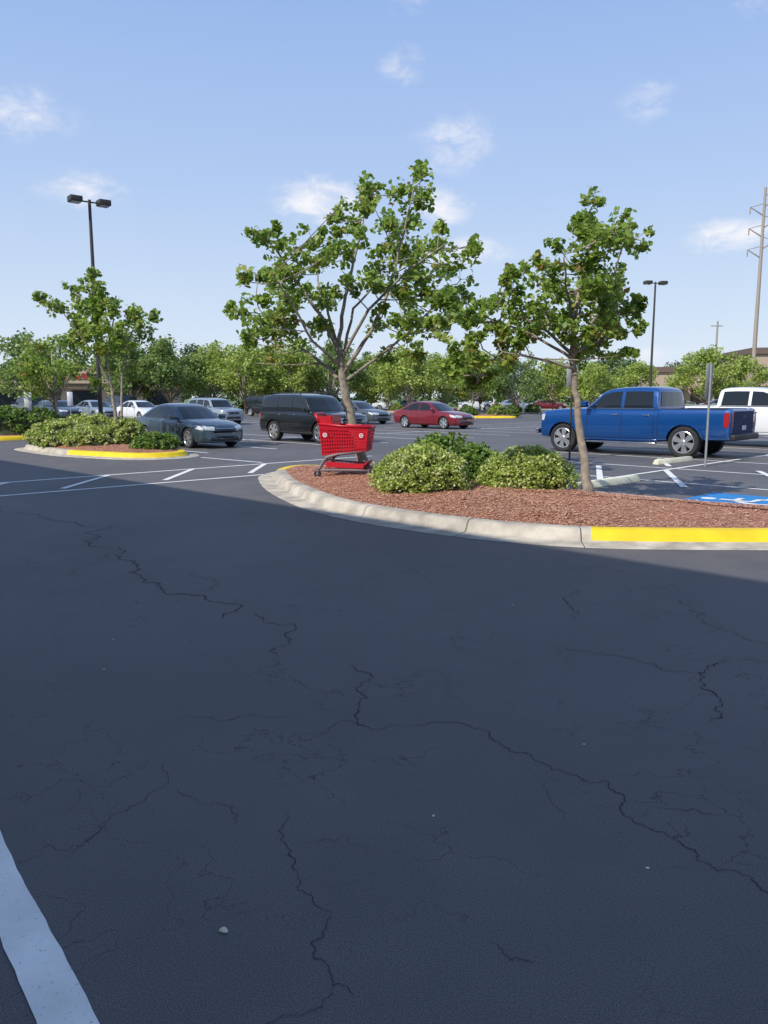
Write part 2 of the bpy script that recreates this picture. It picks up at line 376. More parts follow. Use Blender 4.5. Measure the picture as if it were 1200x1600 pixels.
def ribbon(P,w):
    D=[Vector((p[0],p[1],0)) for p in P]
    for lev in range(5):
        E=[]
        for i in range(len(D)-1):
            a,b=D[i],D[i+1]; nn=Vector((-(b-a).y,(b-a).x,0))
            E+=[a,a.lerp(b,random.uniform(.35,.65))+nn*random.uniform(-.28,.28)]
        D=E+[D[-1]]
    b0=len(V)
    for i,p in enumerate(D):
        t=(D[min(i+1,len(D)-1)]-D[max(i-1,0)]).normalized(); nrm=Vector((-t.y,t.x,0))
        ww=w*(.2+.7*abs(noise.noise(p*7)+.3)+random.uniform(0,.45))*min(1,.1+i/14,.1+(len(D)-1-i)/14)
        V.extend([p+nrm*ww/2+Vector((0,0,.003)),p-nrm*ww/2+Vector((0,0,.003))])
    for i in range(len(D)-1): F.append((b0+2*i,b0+2*i+1,b0+2*i+3,b0+2*i+2))
for P,w in CR: ribbon(P,w)
ob('pavement_cracks',mesh('cracks',V,F,M['crack']),kind='structure')

# ------------------------------------------------------------ ISLANDS
PROF=[(0,.003),(.02,.012),(.28,.02),(.315,.035),(.36,.12),(.39,.148),(.43,.158),(.56,.16),(.60,.15),(.61,.08)]
def island(pts,yellow,seed,chips,mound=.10,gut=True):
    P=smoothpath(pts,True,6); n=len(P)
    area=sum(P[i].x*P[(i+1)%n].y-P[(i+1)%n].x*P[i].y for i in range(n)); s=1 if area>0 else -1
    nr=[]
    for i in range(n):
        t=(P[(i+1)%n]-P[i-1]).normalized(); nr.append(Vector((-t.y,t.x,0))*s)
    prof=PROF if gut else [(0,-.01),(0,.0),(.02,.12),(.05,.15),(.08,.158),(.15,.16),(.18,.15),(.19,.08)]
    V=[];F=[];mi=[]
    for i in range(n):
        for o,z in prof: V.append(P[i]+nr[i]*o+Vector((0,0,z)))
    k=len(prof)
    for i in range(n):
        j=(i+1)%n; y=yellow((P[i]+P[j])/2)
        for q in range(k-1):
            f=(i*k+q,j*k+q,j*k+q+1,i*k+q+1); F.append(f if s>0 else f[::-1]); mi.append(1 if (y and q>=(3 if gut else 0)) else 0)
    ob('kerb',mesh('kerb',V,F,[M['concrete'],M['yellow']],mi,smooth=True,sharp=60),kind='structure')
    inner=[P[i]+nr[i]*prof[-2][0] for i in range(n)]; c=sum(inner,Vector())/n
    V=[];F=[];rings=12
    for r in range(rings):
        f=1-r/rings
        for p in inner:
            q=c+(p-c)*f; q.z=.148+mound*(1-f**3)+.02*noise.noise(q*2.5)*(0 if r==0 else 1); V.append(q)
    V.append(c+Vector((0,0,.148+mound)))
    for r in range(rings-1):
        for i in range(n):
            j=(i+1)%n; F.append((r*n+i,r*n+j,(r+1)*n+j,(r+1)*n+i) if s>0 else (r*n+j,r*n+i,(r+1)*n+i,(r+1)*n+j))
    for i in range(n):
        j=(i+1)%n; F.append(((rings-1)*n+i,(rings-1)*n+j,len(V)-1) if s>0 else ((rings-1)*n+j,(rings-1)*n+i,len(V)-1))
    ob('mulch_bed',mesh('mulch_bed',V,F,M['mulch'],smooth=True),kind='structure')
    if chips:
        rng=random.Random(seed); VV=[];FF=[];T=[]
        for _ in range(chips):
            i=rng.randrange(n); f=math.sqrt(rng.random())*(1.0+.016*rng.random()**3); p=inner[i].lerp(inner[(i+1)%n],rng.random()); q=c+(p-c)*f
            q.z=.155+mound*(1-min(f,1)**3)+.02*noise.noise(q*2.5)+rng.uniform(0,.008)
            L=rng.uniform(.008,.030);w=rng.uniform(.004,.010)
            R=Matrix.Rotation(rng.uniform(0,6.28),3,'Z')@Matrix.Rotation(rng.uniform(-.25,.25),3,'Y')@Matrix.Rotation(rng.uniform(-.3,.3),3,'X')
            b=len(VV)
            for a_,b_,h_ in((-L,-w,0),(L,-w*.7,.003),(L*.9,w,.004),(-L*.9,w*.8,0)): VV.append(q+R@Vector((a_/1.3,b_,h_)))
            FF.append((b,b+1,b+2,b+3)); T.append(min(1,max(0,rng.gauss(.5,.22))))
        me=mesh('mulch_chips',VV,FF,M['chips']); at=me.attributes.new('tone','FLOAT','FACE'); at.data.foreach_set('value',T)
        ob('mulch_chips',me,kind='stuff',label='red shredded wood mulch on the planting island')
main=[(-2.53,15.48),(-2.18,14.06),(-1.71,12.71),(-1.16,11.46),(-.53,10.54),(.166,9.8),(.93,9.16),(1.63,8.75),(2.24,8.52),(2.87,8.42),(4.26,8.37),(6.5,8.37),(7.3,8.42),(7.72,8.58),(7.75,8.85),(6.8,9.85),(5,11.65),(2,14.65),(-.5,17.15),(-1.3,17.85),(-2.0,17.95),(-2.5,17.45),(-2.68,16.5)]
island(main,lambda p:(p.x>2.3 and p.y<10) or (p.y>16.4 and p.x<-.9),3,48000)
island([nd(*q) for q in((9.35,20.9),(9.0,22.4),(9,24.5),(9.2,26.3),(10,27.1),(11,27.2),(12,26.6),(12.3,24.5),(12.3,22),(12.35,20.4),(11.7,19.3),(10.6,19.1),(9.8,19.7))],lambda p:(p.x> -9.4),4,8000)
island([nd(*q) for q in((10.2,32.6),(10.0,36),(10.2,40),(12,41.5),(14.4,40),(14.6,36),(14.2,32.8),(12,32.0))],lambda p:True,5,0,gut=False)
for (x,y,dx,dy) in ((2.26,8.5,.12,1),(-.53,10.5,.72,.70),(-1.9,13.2,.93,.36),(4.9,8.38,0,1),(.86,9.19,.5,.86)):
    V=[];F=[]
    for i,(o,z) in enumerate(PROF[:-1]):
        for s_ in(-1,1): V.append((x+dx*o-dy*s_*.004,y+dy*o+dx*s_*.004,z+.0035))
    for i in range(len(PROF)-2): F.append((2*i,2*i+1,2*i+3,2*i+2))
    ob('kerb_joint',mesh('kerb_joint',V,F,M['crack']),kind='structure')

# ------------------------------------------------------------ TREES (near)
big_limbs=[([(578,742),(566,690),(553,640),(546,600),(540,565),(537,535)],.115,.07,0),
([(548,605),(520,570),(480,540),(435,505),(405,470)],.05,.014,.5),
([(538,540),(512,490),(475,435),(445,385),(412,355)],.052,.012,-.4),
([(537,538),(545,470),(562,400),(578,330),(585,275)],.052,.012,.3),
([(545,580),(590,510),(620,440),(640,360),(655,290)],.055,.012,-.2),
([(550,590),(615,540),(670,490),(715,430)],.045,.012,.6),
([(541,560),(585,480),(650,420),(700,390)],.045,.012,-1.2),
([(540,560),(520,480),(500,420),(500,370)],.042,.012,1.3),
([(542,570),(500,530),(470,470),(450,440)],.04,.012,-1.4),
([(543,560),(560,470),(600,420),(610,380)],.04,.012,1.4)]
big=[(588,262,16),(575,290,17),(640,282,22),(667,272,17),(620,312,23),(655,322,22),(690,385,24),(733,392,15),(720,412,20),(680,430,26),(640,375,27),(600,400,24),(570,365,20),(545,345,15),(522,330,8),(592,335,20),(395,345,12),(404,368,13),(432,352,11),(440,380,18),(400,400,18),(425,415,20),(470,400,21),(500,365,16),(510,400,21),(540,400,20),(480,440,21),(440,440,21),(395,450,18),(370,485,17),(390,500,22),(430,490,22),(372,520,15),(410,540,17),(385,562,10),(470,485,20),(510,460,18),(550,440,18),(590,450,20),(630,440,24),(600,490,17),(640,490,22),(670,480,25),(700,470,24),(730,450,19),(690,510,19),(650,532,18),(620,545,13),(520,500,13),(465,530,17),(660,552,12),(715,490,18),(355,475,10),(745,388,8),(700,355,14),(668,298,16),(610,362,20),(455,460,18),(545,380,16),(560,320,12),(415,515,20),(660,400,22),(655,455,22)]
big=[((a if a>540 else 540+(a-540)*.9),b,r) for a,b,r in big]
sketch_tree('tree','tall multi-stemmed leafy tree in the mulched island',(-.4,15.75,.17),big_limbs,big,.0126,.0121,(578,744),.105,M['leaf'],11,1.6,165,.55,.68,23)
r_limbs=[([(920,785),(912,730),(903,670),(893,610),(886,550),(888,500),(895,440),(908,385),(912,335)],.078,.012,.1),
([(888,555),(850,515),(810,490),(785,455)],.034,.01,.4),([(889,575),(830,560),(770,550),(735,585)],.028,.008,-.4),
([(888,540),(920,490),(940,430),(950,375)],.034,.01,-.3),([(888,550),(930,530),(965,500)],.03,.01,.5),
([(888,520),(865,460),(850,410)],.03,.01,-.7),([(890,520),(905,470),(920,430)],.03,.01,.8),([(886,560),(820,520),(750,495),(690,490)],.028,.008,-.1)]
rb=[(920,322,14),(925,345,19),(960,348,18),(984,340,10),(895,365,18),(935,375,23),(975,380,19),(998,408,13),(870,398,19),(910,410,24),(950,415,25),(820,415,15),(845,430,20),(880,440,24),(920,445,25),(955,445,24),(990,450,17),(790,430,11),(810,450,19),(785,470,18),(830,475,22),(870,480,24),(905,480,22),(940,480,22),(970,480,22),(995,482,15),(760,490,16),(730,492,14),(703,490,11),(790,510,20),(745,520,17),(840,510,20),(880,512,19),(925,512,20),(970,520,20),(995,510,14),(720,545,17),(745,557,20),(713,575,14),(750,590,15),(735,606,9),(785,545,18),(820,530,14),(955,545,17),(980,550,12),(925,540,12),(760,465,12),(770,575,12)]
rb=[(a-14-(8 if a>900 else 0),b+6,r) for a,b,r in rb]
sketch_tree('tree','small leaning leafy tree in the mulch',(3.15,11.72,.15),r_limbs,rb,.0095,.0092,(920,788),.080,M['leaf'],12,1.0,185,.75,.70,25)
l_limbs=[([(185,700),(181,650),(176,600),(168,540),(155,470)],.075,.022,0),([(184,690),(190,640),(192,590),(200,540),(215,500)],.055,.018,.3),([(177,610),(160,560),(130,510),(108,475)],.04,.016,-.6),([(172,560),(180,500),(175,460)],.032,.016,.6)]
lb=[(140,435,12),(165,450,14),(110,452,12),(98,480,14),(130,475,17),(160,480,17),(190,480,15),(220,490,15),(242,486,10),(120,505,15),(150,510,17),(185,515,17),(215,520,14),(236,512,10),(140,540,15),(175,545,16),(205,545,13),(115,530,12),(160,570,12),(190,570,11),(150,595,8),(85,470,8),(152,425,8)]
sketch_tree('tree','young leafy tree rising from the bushes',(-8.35,24.3,.15),l_limbs,lb,.020,.0192,(185,703),.13,M['leaf'],13,1.3,330,.9,.70)

# bushes near
bush('rounded variegated green and cream shrub in mulch',.60,12.35,.18,.80,.70,M['leaf_bush'],21,.048,13000,group='shrubs on the planting island')
bush('darker loose shrub with upright shoots in mulch',1.12,14.1,.18,.95,.74,M['leaf_shrub'],22,.06,9000,group='shrubs on the planting island',shoots=26)
bush('rounded variegated green and cream shrub in mulch',2.38,12.75,.18,.82,.64,M['leaf_bush'],23,.048,13000,group='shrubs on the planting island')
bush('small dark shrub tucked between larger shrubs',1.75,13.7,.18,.5,.55,M['leaf_shrub'],24,.06,3000,group='shrubs on the planting island',shoots=6)
for i,(n_,d_,r,h,m) in enumerate(((11.3,20.9,.75,.45,'leaf_shrub'),(10.6,23.3,.9,.62,'leaf_bush'),(10.2,24.6,.95,.72,'leaf_bush'),(10.4,25.9,.95,.72,'leaf_bush'),(11.3,24.6,1.0,.9,'leaf_bush'),(11.4,26.0,.95,.85,'leaf_bush'),(11.6,23.2,.7,.85,'leaf_bush'))):
    x,y=nd(n_,d_); bush('low spreading variegated shrub behind yellow kerb' if m=='leaf_bush' else 'low dark green shrub at the island tip',x,y,.18,r,h,M[m],30+i,.075,4400,group='shrubs on the far island')
for i,(n_,d_) in enumerate(((11.6,33.6),(11.4,36.0),(13.4,35.2))):
    x,y=nd(n_,d_); bush('dense dark green shrub in a kerbed bed',x,y,.15,1.15,1.1,M['leaf_shrub'],45+i,.12,2600,group='dark shrubs at the lot edge')

# ------------------------------------------------------------ TREES (far)
KIND={'light':[generic_tree(101+i,7.4,4.0,.30,6000,M['leaf_light'],.15) for i in range(3)],
      'mid':[generic_tree(111+i,8,4.0,.32,5000,M['leaf_mid'],.15) for i in range(2)],
      'dark':[generic_tree(121+i,13,6.8,.55,4800,M['leaf_dark'],.08) for i in range(3)],
      'young':[generic_tree(131,4.7,1.9,.16,3200,M['leaf'],.3,lobes=18)]}
def plant(kind,x,y,s,label,group,i):
    t=thing('tree',label,'tree',(x,y,0),random.uniform(0,6.28),group,s)
    tr,cr=KIND[kind][i%len(KIND[kind])]
    ob('trunk',tr,t); ob('crown',cr,t)
plant('young',-14.9,35,1.05,'slender young tree beyond the far island','young lot trees',0)
plant('young',7.6,66,1.0,'young tree by a yellow kerbed bed','young lot trees',0)
for i,(u,yy,s) in enumerate(((-268,84,1.0),(-215,80,.98),(-150,82,.93),(-85,86,1.0),(-20,90,.85),(40,80,.9),(92,84,.86),(148,88,.92),(205,78,.8),(262,84,.78),(325,80,.72),(500,76,.88),(560,96,.9),(-330,80,.95),(385,95,.8),(-395,84,1.0),(660,82,.85),(-180,98,1.1),(-115,100,1.1),(10,104,1.1),(120,102,1.1))):
    plant('light' if i%5!=3 else 'mid',u/1200*yy,yy,s,'rounded light green lot tree' if i%5!=3 else 'rounded mid green lot tree','row of rounded lot trees',i)
rr=random.Random(5)
for i in range(34):
    x=-120+i*7.4+rr.uniform(-2,2); yy=rr.uniform(135,175); s=rr.uniform(.72,1.05)
    if 44<x<92: s*=.8; yy=170
    plant('dark' if i%3 else 'mid',x,yy,s*(1 if i%3 else 1.5),'tall dark tree in the distant tree line' if i%3 else 'mid green tree in the distant tree line','distant tree line',i)
plant('dark',-36,62,.72,'dense dark tree at the lot edge','lot edge trees',1); plant('mid',-33,74,1.0,'dense green tree at the lot edge','lot edge trees',2)
plant('mid',-26,80,1.1,'mid green tree at the lot edge','lot edge trees',0)
def bed(x,y,w,d,seed):
    island([(x-w/2,y-d/2),(x,y-d/2-.1),(x+w/2,y-d/2),(x+w/2+.3,y),(x+w/2,y+d/2),(x,y+d/2+.1),(x-w/2,y+d/2),(x-w/2-.3,y)],lambda p:True if seed==60 else False,seed,0,gut=False)
bed(8.2,65,5,2.5,60); bed(-20,84,12,3,61); bed(3,88,16,3,62); bed(24,82,14,3,63)
for i,(x,y) in enumerate(((7,64.7),(9.5,65),(10.6,65.1),(1.5,87.5),(3.4,87.6),(5.5,87.5),(21,81.5),(23,81.6),(12,83),(14,83),(16,83.2),(30,82),(-5,89),(-8,90),(-15,84),(-18,84),(26,82),(33,84))):
    bush('small clipped shrub in a distant bed',x,y,.1,.85,.9,M['leaf_light' if i%2 else 'leaf_shrub'],70+i,.16,900,group='small distant shrubs')

# ------------------------------------------------------------ VEHICLES
def pchip(xs,ys,xq):
    xs=np.array(xs,float);ys=np.array(ys,float);h=np.diff(xs);dl=np.diff(ys)/h;m=np.zeros(len(xs));m[0]=dl[0];m[-1]=dl[-1]
    for i in range(1,len(xs)-1):
        if dl[i-1]*dl[i]>0: m[i]=2*dl[i-1]*dl[i]/(dl[i-1]+dl[i])
    i=np.clip(np.searchsorted(xs,xq)-1,0,len(h)-1);t=(xq-xs[i])/h[i]
    return (2*t**3-3*t**2+1)*ys[i]+(t**3-2*t**2+t)*h[i]*m[i]+(-2*t**3+3*t**2)*ys[i+1]+(t**3-t**2)*h[i]*m[i+1]
def sect(w,zb,zs,zt,bd):
    h=zs-zb
    A=[(0,zb),(.80*w,zb),(.925*w,zb+.035),(.972*w,zb+.12),(.995*w,zb+.3*h),(1*w,zb+.5*h),(.998*w,zb+.68*h),(.982*w,zb+.84*h),(.955*w,zb+.96*h)]
    B=[(.90*w,zs+.25*(zt-zs)),(.76*w,zs+.62*(zt-zs)),(.45*w,zs+.92*(zt-zs)),(0,zt)]
    C=[(.93*w,zs),(.885*w,zs),(.88*w,zt),(0,zt)]
    return A+[(b[0]*(1-bd)+c[0]*bd,b[1]*(1-bd)+c[1]*bd) for b,c in zip(B,C)]
def loft(stations,secfn,curv):
    V=[];F=[];k=None
    for x,*a in stations:
        half=secfn(*a); wmax=max(p[0] for p in half)
        full=[(-p[0],p[1]) for p in half[::-1] if p[0]>1e-6]
        ringp=half+full; k=len(ringp)
        for (yy,z) in ringp: V.append(Vector((x-curv(x)*(abs(yy)/wmax)**2.2,yy,z)))
    n=len(stations)
    for i in range(n-1):
        for j in range(k):
            j2=(j+1)%k; F.append((i*k+j,(i+1)*k+j,(i+1)*k+j2,i*k+j2))
    F.append(tuple(range(k))); F.append(tuple((n-1)*k+j for j in range(k))[::-1])
    return V,F
SPEC={}
SPEC['sedan']=dict(st=[(2.44,.66,.30,.56,.60),(2.38,.78,.22,.64,.70),(2.2,.86,.19,.72,.79),(1.7,.915,.19,.82,.91),(1.0,.925,.19,.90,.98),(0,.925,.19,.93,.97),(-1.0,.925,.20,.955,.98),(-1.7,.91,.22,.965,1.02),(-2.2,.87,.26,.95,1.01),(-2.38,.81,.30,.91,.97),(-2.45,.72,.36,.80,.86)],
 cab=[(1.15,.94),(.75,1.14),(.25,1.37),(-.1,1.44),(-.6,1.46),(-1.05,1.40),(-1.5,1.22),(-1.95,1.0)],wb=.85,wr=.60,belt=.93,zr=1.45,wr_=.335,ax=(1.47,-1.38),track=.80,tw=.22,
 win=[([(.62,.985),(-.33,.985)],[(.30,1.27),(.0,1.36),(-.33,1.385)]),([(-.40,.985),(-1.22,1.0)],[(-.40,1.385),(-.8,1.375),(-1.1,1.29)]),([(-1.26,1.0),(-1.62,1.02)],[(-1.15,1.26),(-1.32,1.17),(-1.5,1.09)])],
 ws=((.72,.97),(.55,1.37)),rw=((.70,1.04),(.52,1.36)),doors=[.82,-.37,-1.24],seamtop=.95,
 hl=([(.42,.60),(.70,.62)],[(.40,.72),(.74,.76)]),hls=([(1.95,.66),(2.28,.60)],[(1.85,.79),(2.25,.72)]),tl=([(.45,.76),(.79,.78)],[(.42,.92),(.76,.93)]),tls=([(-2.32,.78),(-2.05,.82)],[(-2.3,.92),(-2.0,.93)]),
 gr=([(-.38,.50),(.38,.50)],[(-.42,.66),(.42,.66)]),gr2=([(-.55,.26),(.55,.26)],[(-.5,.40),(.5,.40)]),plate=(.62,.74),mir=(.72,.95,1.02),handles=[(-.20,.86),(-1.05,.88)])
SPEC['suv']=dict(st=[(2.46,.74,.42,.88,.92),(2.40,.88,.34,.99,1.04),(2.15,.945,.30,1.07,1.12),(1.6,.965,.30,1.12,1.18),(1.0,.97,.30,1.16,1.20),(0,.97,.30,1.18,1.21),(-1.5,.97,.32,1.19,1.21),(-2.2,.955,.35,1.18,1.20),(-2.40,.92,.38,1.15,1.17),(-2.46,.86,.44,1.05,1.07)],
 cab=[(1.22,1.16),(.92,1.42),(.62,1.70),(.35,1.80),(-.4,1.86),(-1.5,1.86),(-2.05,1.82),(-2.26,1.72),(-2.42,1.18)],wb=.92,wr=.76,belt=1.16,zr=1.86,wr_=.40,ax=(1.50,-1.36),track=.83,tw=.26,
 win=[([(.84,1.22),(-.10,1.22)],[(.54,1.62),(.25,1.73),(-.10,1.745)]),([(-.19,1.22),(-1.05,1.22)],[(-.19,1.75),(-.6,1.755),(-1.0,1.75)]),([(-1.14,1.22),(-2.12,1.23)],[(-1.12,1.75),(-1.6,1.74),(-2.04,1.68)])],
 ws=((.80,1.23),(.68,1.73)),rw=((.76,1.27),(.66,1.71)),doors=[1.0,-.145,-1.095],seamtop=1.18,
 hl=([(.50,.78),(.80,.80)],[(.50,.97),(.82,.96)]),hls=([(2.15,.82),(2.35,.80)],[(2.08,.99),(2.32,.95)]),tl=([(.70,.84),(.86,.84)],[(.68,1.12),(.84,1.12)]),tls=([(-2.38,.84),(-2.22,.84)],[(-2.36,1.14),(-2.2,1.14)]),
 gr=([(-.42,.72),(.42,.72)],[(-.44,.96),(.44,.96)]),gr2=([(-.6,.44),(.6,.44)],[(-.55,.58),(.55,.58)]),plate=(.84,.97),mir=(.88,1.04,1.28),handles=[(.02,1.07),(-.92,1.07)],rack=True,moulding=True)
SPEC['pickup']=dict(st=[(2.90,.80,.52,1.02,1.06),(2.85,.93,.44,1.14,1.18),(2.6,.985,.42,1.20,1.25),(1.7,1.01,.40,1.25,1.32),(1.2,1.01,.38,1.27,1.33),(0,1.01,.38,1.28,1.32),(-.98,1.01,.40,1.28,1.31),(-1.0,1.01,.42,1.31,1.31,0),(-1.02,1.01,.42,1.31,.86,1),(-2.80,1.0,.48,1.32,.86,1),(-2.82,1.0,.48,1.32,1.32,0),(-2.90,.985,.50,1.31,1.31),(-2.92,.96,.52,1.27,1.28)],
 cab=[(1.45,1.28),(1.1,1.52),(.74,1.78),(.45,1.86),(-.3,1.90),(-.75,1.885),(-.92,1.82),(-1.0,1.28)],wb=.95,wr=.79,belt=1.27,zr=1.90,wr_=.42,ax=(1.92,-1.72),track=.87,tw=.28,
 win=[([(1.05,1.33),(.13,1.33)],[(.70,1.68),(.45,1.765),(.13,1.785)]),([(.03,1.33),(-.82,1.33)],[(.03,1.785),(-.4,1.79),(-.77,1.775)])],
 ws=((.82,1.34),(.70,1.79)),rw=((.76,1.37),(.66,1.77)),doors=[1.15,.08,-.87],seamtop=1.28,
 hl=([(.58,.92),(.84,.92)],[(.58,1.10),(.86,1.09)]),hls=([(2.58,.94),(2.8,.93)],[(2.55,1.13),(2.8,1.09)]),tl=([(.80,.85),(.94,.85)],[(.80,1.22),(.94,1.22)]),tls=([(-2.88,.85),(-2.76,.85)],[(-2.88,1.22),(-2.76,1.22)]),
 gr=([(-.52,.82),(.52,.82)],[(-.54,1.10),(.54,1.10)]),gr2=([(-.6,.54),(.6,.54)],[(-.6,.66),(.6,.66)]),plate=(.76,.88),mir=(1.10,1.17,1.44),handles=[(.28,1.13),(-.66,1.13)],moulding=True)
def wheelmeshes(r,w):
    V=[];F=[]; h=w/2
    lathe(V,F,[(r*.70,-h*.85),(r*.82,-h),(r*.93,-h*.97),(r,-h*.75),(r,h*.75),(r*.93,h*.97),(r*.82,h),(r*.70,h*.85),(r*.70,h*.5),(r*.70,-h*.5)],32,True)
    ty=mesh('tyre',V,F,M['tyre'],smooth=True,sharp=40)
    V=[];F=[]
    lathe(V,F,[(r*.71,h*.88),(r*.68,h*.92),(r*.645,h*.82),(r*.64,-h*.5),(.001,-h*.5)],32)
    nb=len(F)
    lathe(V,F,[(r*.15,h*.35),(r*.15,h*.78),(r*.11,h*.84),(.001,h*.85)],16)
    ns=6
    for k in range(ns):
        for da in(-.16,.16):
            R=Matrix.Rotation(-(k*2*math.pi/ns),3,'Y'); R2=Matrix.Rotation(-(k*2*math.pi/ns+da),3,'Y')
            b=len(V)
            for (rad,wd,RR) in((r*.10,.032*r/.35,R),(r*.66,.034*r/.35,R2)):
                for sx in(-1,1):
                    for yy in(h*.45,h*(.76 if rad<r*.3 else .86)): V.append(RR@Vector((rad,yy,sx*wd)))
            F+= [(b,b+2,b+6,b+4),(b+1,b+5,b+7,b+3),(b,b+4,b+5,b+1),(b+2,b+3,b+7,b+6),(b,b+1,b+3,b+2),(b+4,b+6,b+7,b+5)]
    mi=[1 if (i//32)==3 else 0 for i in range(nb)]+[0]*(len(F)-nb)
    ri=mesh('rim',V,F,[M['rim'],M['black']],mi,smooth=True,sharp=30)
    return ty,ri
def build(kind):
    S=SPEC[kind]; st=[tuple(s)+((0,) if len(s)==5 else ()) for s in S['st']][::-1]
    xs=[s[0] for s in st]; q=sorted(set([round(v,4) for v in list(np.linspace(xs[0],xs[-1],70))+xs]))
    q=np.array(q); cols=[pchip(xs,[s[i] for s in st],q) for i in range(1,6)]
    x0,x1=xs[0],xs[-1]
    cv=lambda x:(.16*max(0,1-(x1-x)/.9)**1.5 if x>0 else -.10*max(0,1-(x-x0)/.5)**1.5*(0 if kind=='pickup' else 1))
    V,F=loft([(q[i],*[c[i] for c in cols]) for i in range(len(q))],sect,cv)
    me=mesh('b',V,F,M['black']); bo=ob('tmpb',me)
    bm=bmesh.new(); bm.from_mesh(me); bmesh.ops.recalc_face_normals(bm,faces=bm.faces[:]); bm.to_mesh(me); bm.free()
    cutters=[]
    for ax in S['ax']:
        for sy in(-1,1):
            V2=[];F2=[]; rr=S['wr_']*1.14
            lathe(V2,F2,[(.0001,S['track']-.22),(rr,S['track']-.22),(rr,1.3),(.0001,1.3)],36)
            V2=[Vector((v.x+ax,v.y*sy,v.z+S['wr_'])) for v in V2]
            cm=mesh('c',V2,F2,M['black']); bm=bmesh.new(); bm.from_mesh(cm); bmesh.ops.remove_doubles(bm,verts=bm.verts[:],dist=.001); bmesh.ops.recalc_face_normals(bm,faces=bm.faces[:]); bm.to_mesh(cm); bm.free()
            co=ob('tmpc',cm); cutters.append(co)
            m=bo.modifiers.new('b','BOOLEAN'); m.operation='DIFFERENCE'; m.object=co; m.solver='EXACT'
    bpy.context.view_layer.update()
    dg=bpy.context.evaluated_depsgraph_get(); body=bpy.data.meshes.new_from_object(bo.evaluated_get(dg))
    for c in cutters+[bo]: bpy.data.objects.remove(c)
    cab=S['cab'][::-1]; cx_=[c[0] for c in cab]; cq=np.array(sorted(set([round(v,4) for v in list(np.linspace(cx_[0],cx_[-1],44))+cx_]))); cz=pchip(cx_,[c[1] for c in cab],cq)
    wb,wr,belt,zr=S['wb'],S['wr'],S['belt'],S['zr']
    def csec(zt):
        zb=belt-.12; w=lambda z: wb-(wb-wr)*min(1,max(0,(z-belt)/(zr-belt)))**1.15; h=zt-zb
        return [(0,zb),(w(zb),zb),(w(zb+.35*h),zb+.35*h),(w(zb+.65*h),zb+.65*h),(w(zt-.05),zt-.05),(w(zt)-.02,zt-.02),(w(zt)-.07,zt-.002),(w(zt)*.55,zt+.022),(0,zt+.03)]
    ccv=lambda x:(.22*max(0,1-(cx_[-1]-x)/1.3) if x>0 else -.12*max(0,1-(x-cx_[0])/.8)*(.3 if kind=='pickup' else 1))
    CV,CF=loft([(cq[i],cz[i]) for i in range(len(cq))],csec,ccv)
    bm=bmesh.new(); bm.from_mesh(body)
    bm2=bmesh.new(); vs=[bm2.verts.new(v) for v in CV]
    for f in CF: bm2.faces.new([vs[i] for i in f])
    bmesh.ops.recalc_face_normals(bm2,faces=bm2.faces[:]); tm=bpy.data.meshes.new('t'); bm2.to_mesh(tm); bm2.free()
    bm.from_mesh(tm)
    for f in bm.faces:
        c=f.calc_center_median(); f.material_index=0; f.smooth=True
        for ax in S['ax']:
            if (c.x-ax)**2+(c.z-S['wr_'])**2<(S['wr_']*1.135)**2 and abs(c.y)<S['track']+.135 and c.z<S['wr_']*2.2: f.material_index=1
        if c.z<(S['st'][4][2]+.075): f.material_index=1
        if kind=='pickup' and -2.81<c.x<-1.01 and c.z<1.30 and abs(c.y)<.9 and c.z>.7: f.material_index=1
    me=bpy.data.meshes.new(kind+'_body'); bm.to_mesh(me); bvh=BVHTree.FromBMesh(bm); bm.free()
    me.materials.clear(); me.materials.append(M['black']); me.materials.append(M['black']); me.set_sharp_from_angle(angle=math.radians(38))
    parts=[('body',me,None)]
    def interp(P,t):
        s=t*(len(P)-1); i=min(int(s),len(P)-2); f=s-i; return (P[i][0]+(P[i+1][0]-P[i][0])*f,P[i][1]+(P[i+1][1]-P[i][1])*f)
    def patch(lo,hi,axis,nu=10,nv=6,off=.006,V=None,F=None):
        if V is None: V=[];F=[]
        idx={}
        for i in range(nu+1):
            a=interp(lo,i/nu); b=interp(hi,i/nu)
            for j in range(nv+1):
                t=j/nv; p,q_=a[0]+(b[0]-a[0])*t,a[1]+(b[1]-a[1])*t
                if axis=='L': o,d=Vector((p,4,q_)),Vector((0,-1,0))
                elif axis=='R': o,d=Vector((p,-4,q_)),Vector((0,1,0))
                elif axis=='F': o,d=Vector((6,p,q_)),Vector((-1,0,0))
                elif axis=='B': o,d=Vector((-6,p,q_)),Vector((1,0,0))
                elif axis=='T': o,d=Vector((p,q_,4)),Vector((0,0,-1))
                h=bvh.ray_cast(o,d)
                if h[0] is not None: idx[i,j]=len(V); V.append(h[0]-d*off)
        for i in range(nu):
            for j in range(nv):
                ks=[(i,j),(i+1,j),(i+1,j+1),(i,j+1)]
                if all(k in idx for k in ks):
                    f=tuple(idx[k] for k in ks); e=[(V[f[k]]-V[f[(k+1)%4]]).length for k in range(4)]
                    if max(e)<.45: F.append(f)
        return V,F
    def add(name,VF,mat,tag=None):
        if VF[1]: parts.append((name,mesh(name,VF[0],VF[1],mat,smooth=True),tag))
    for lo,hi in S['win']:
        for ax in 'LR': add('side_window',patch(lo,hi,ax,14,8,.007),M['glass'])
    (a,za),(b,zb_)=S['ws']; add('windshield',patch([(-a,za+.01),(a,za+.01)],[(-b,zb_),(b,zb_)],'F',18,8,.012),M['glass'])
    (a,za),(b,zb_)=S['rw']; add('rear_window',patch([(-a,za),(a,za)],[(-b,zb_),(b,zb_)],'B',18,8,.012),M['glass'])
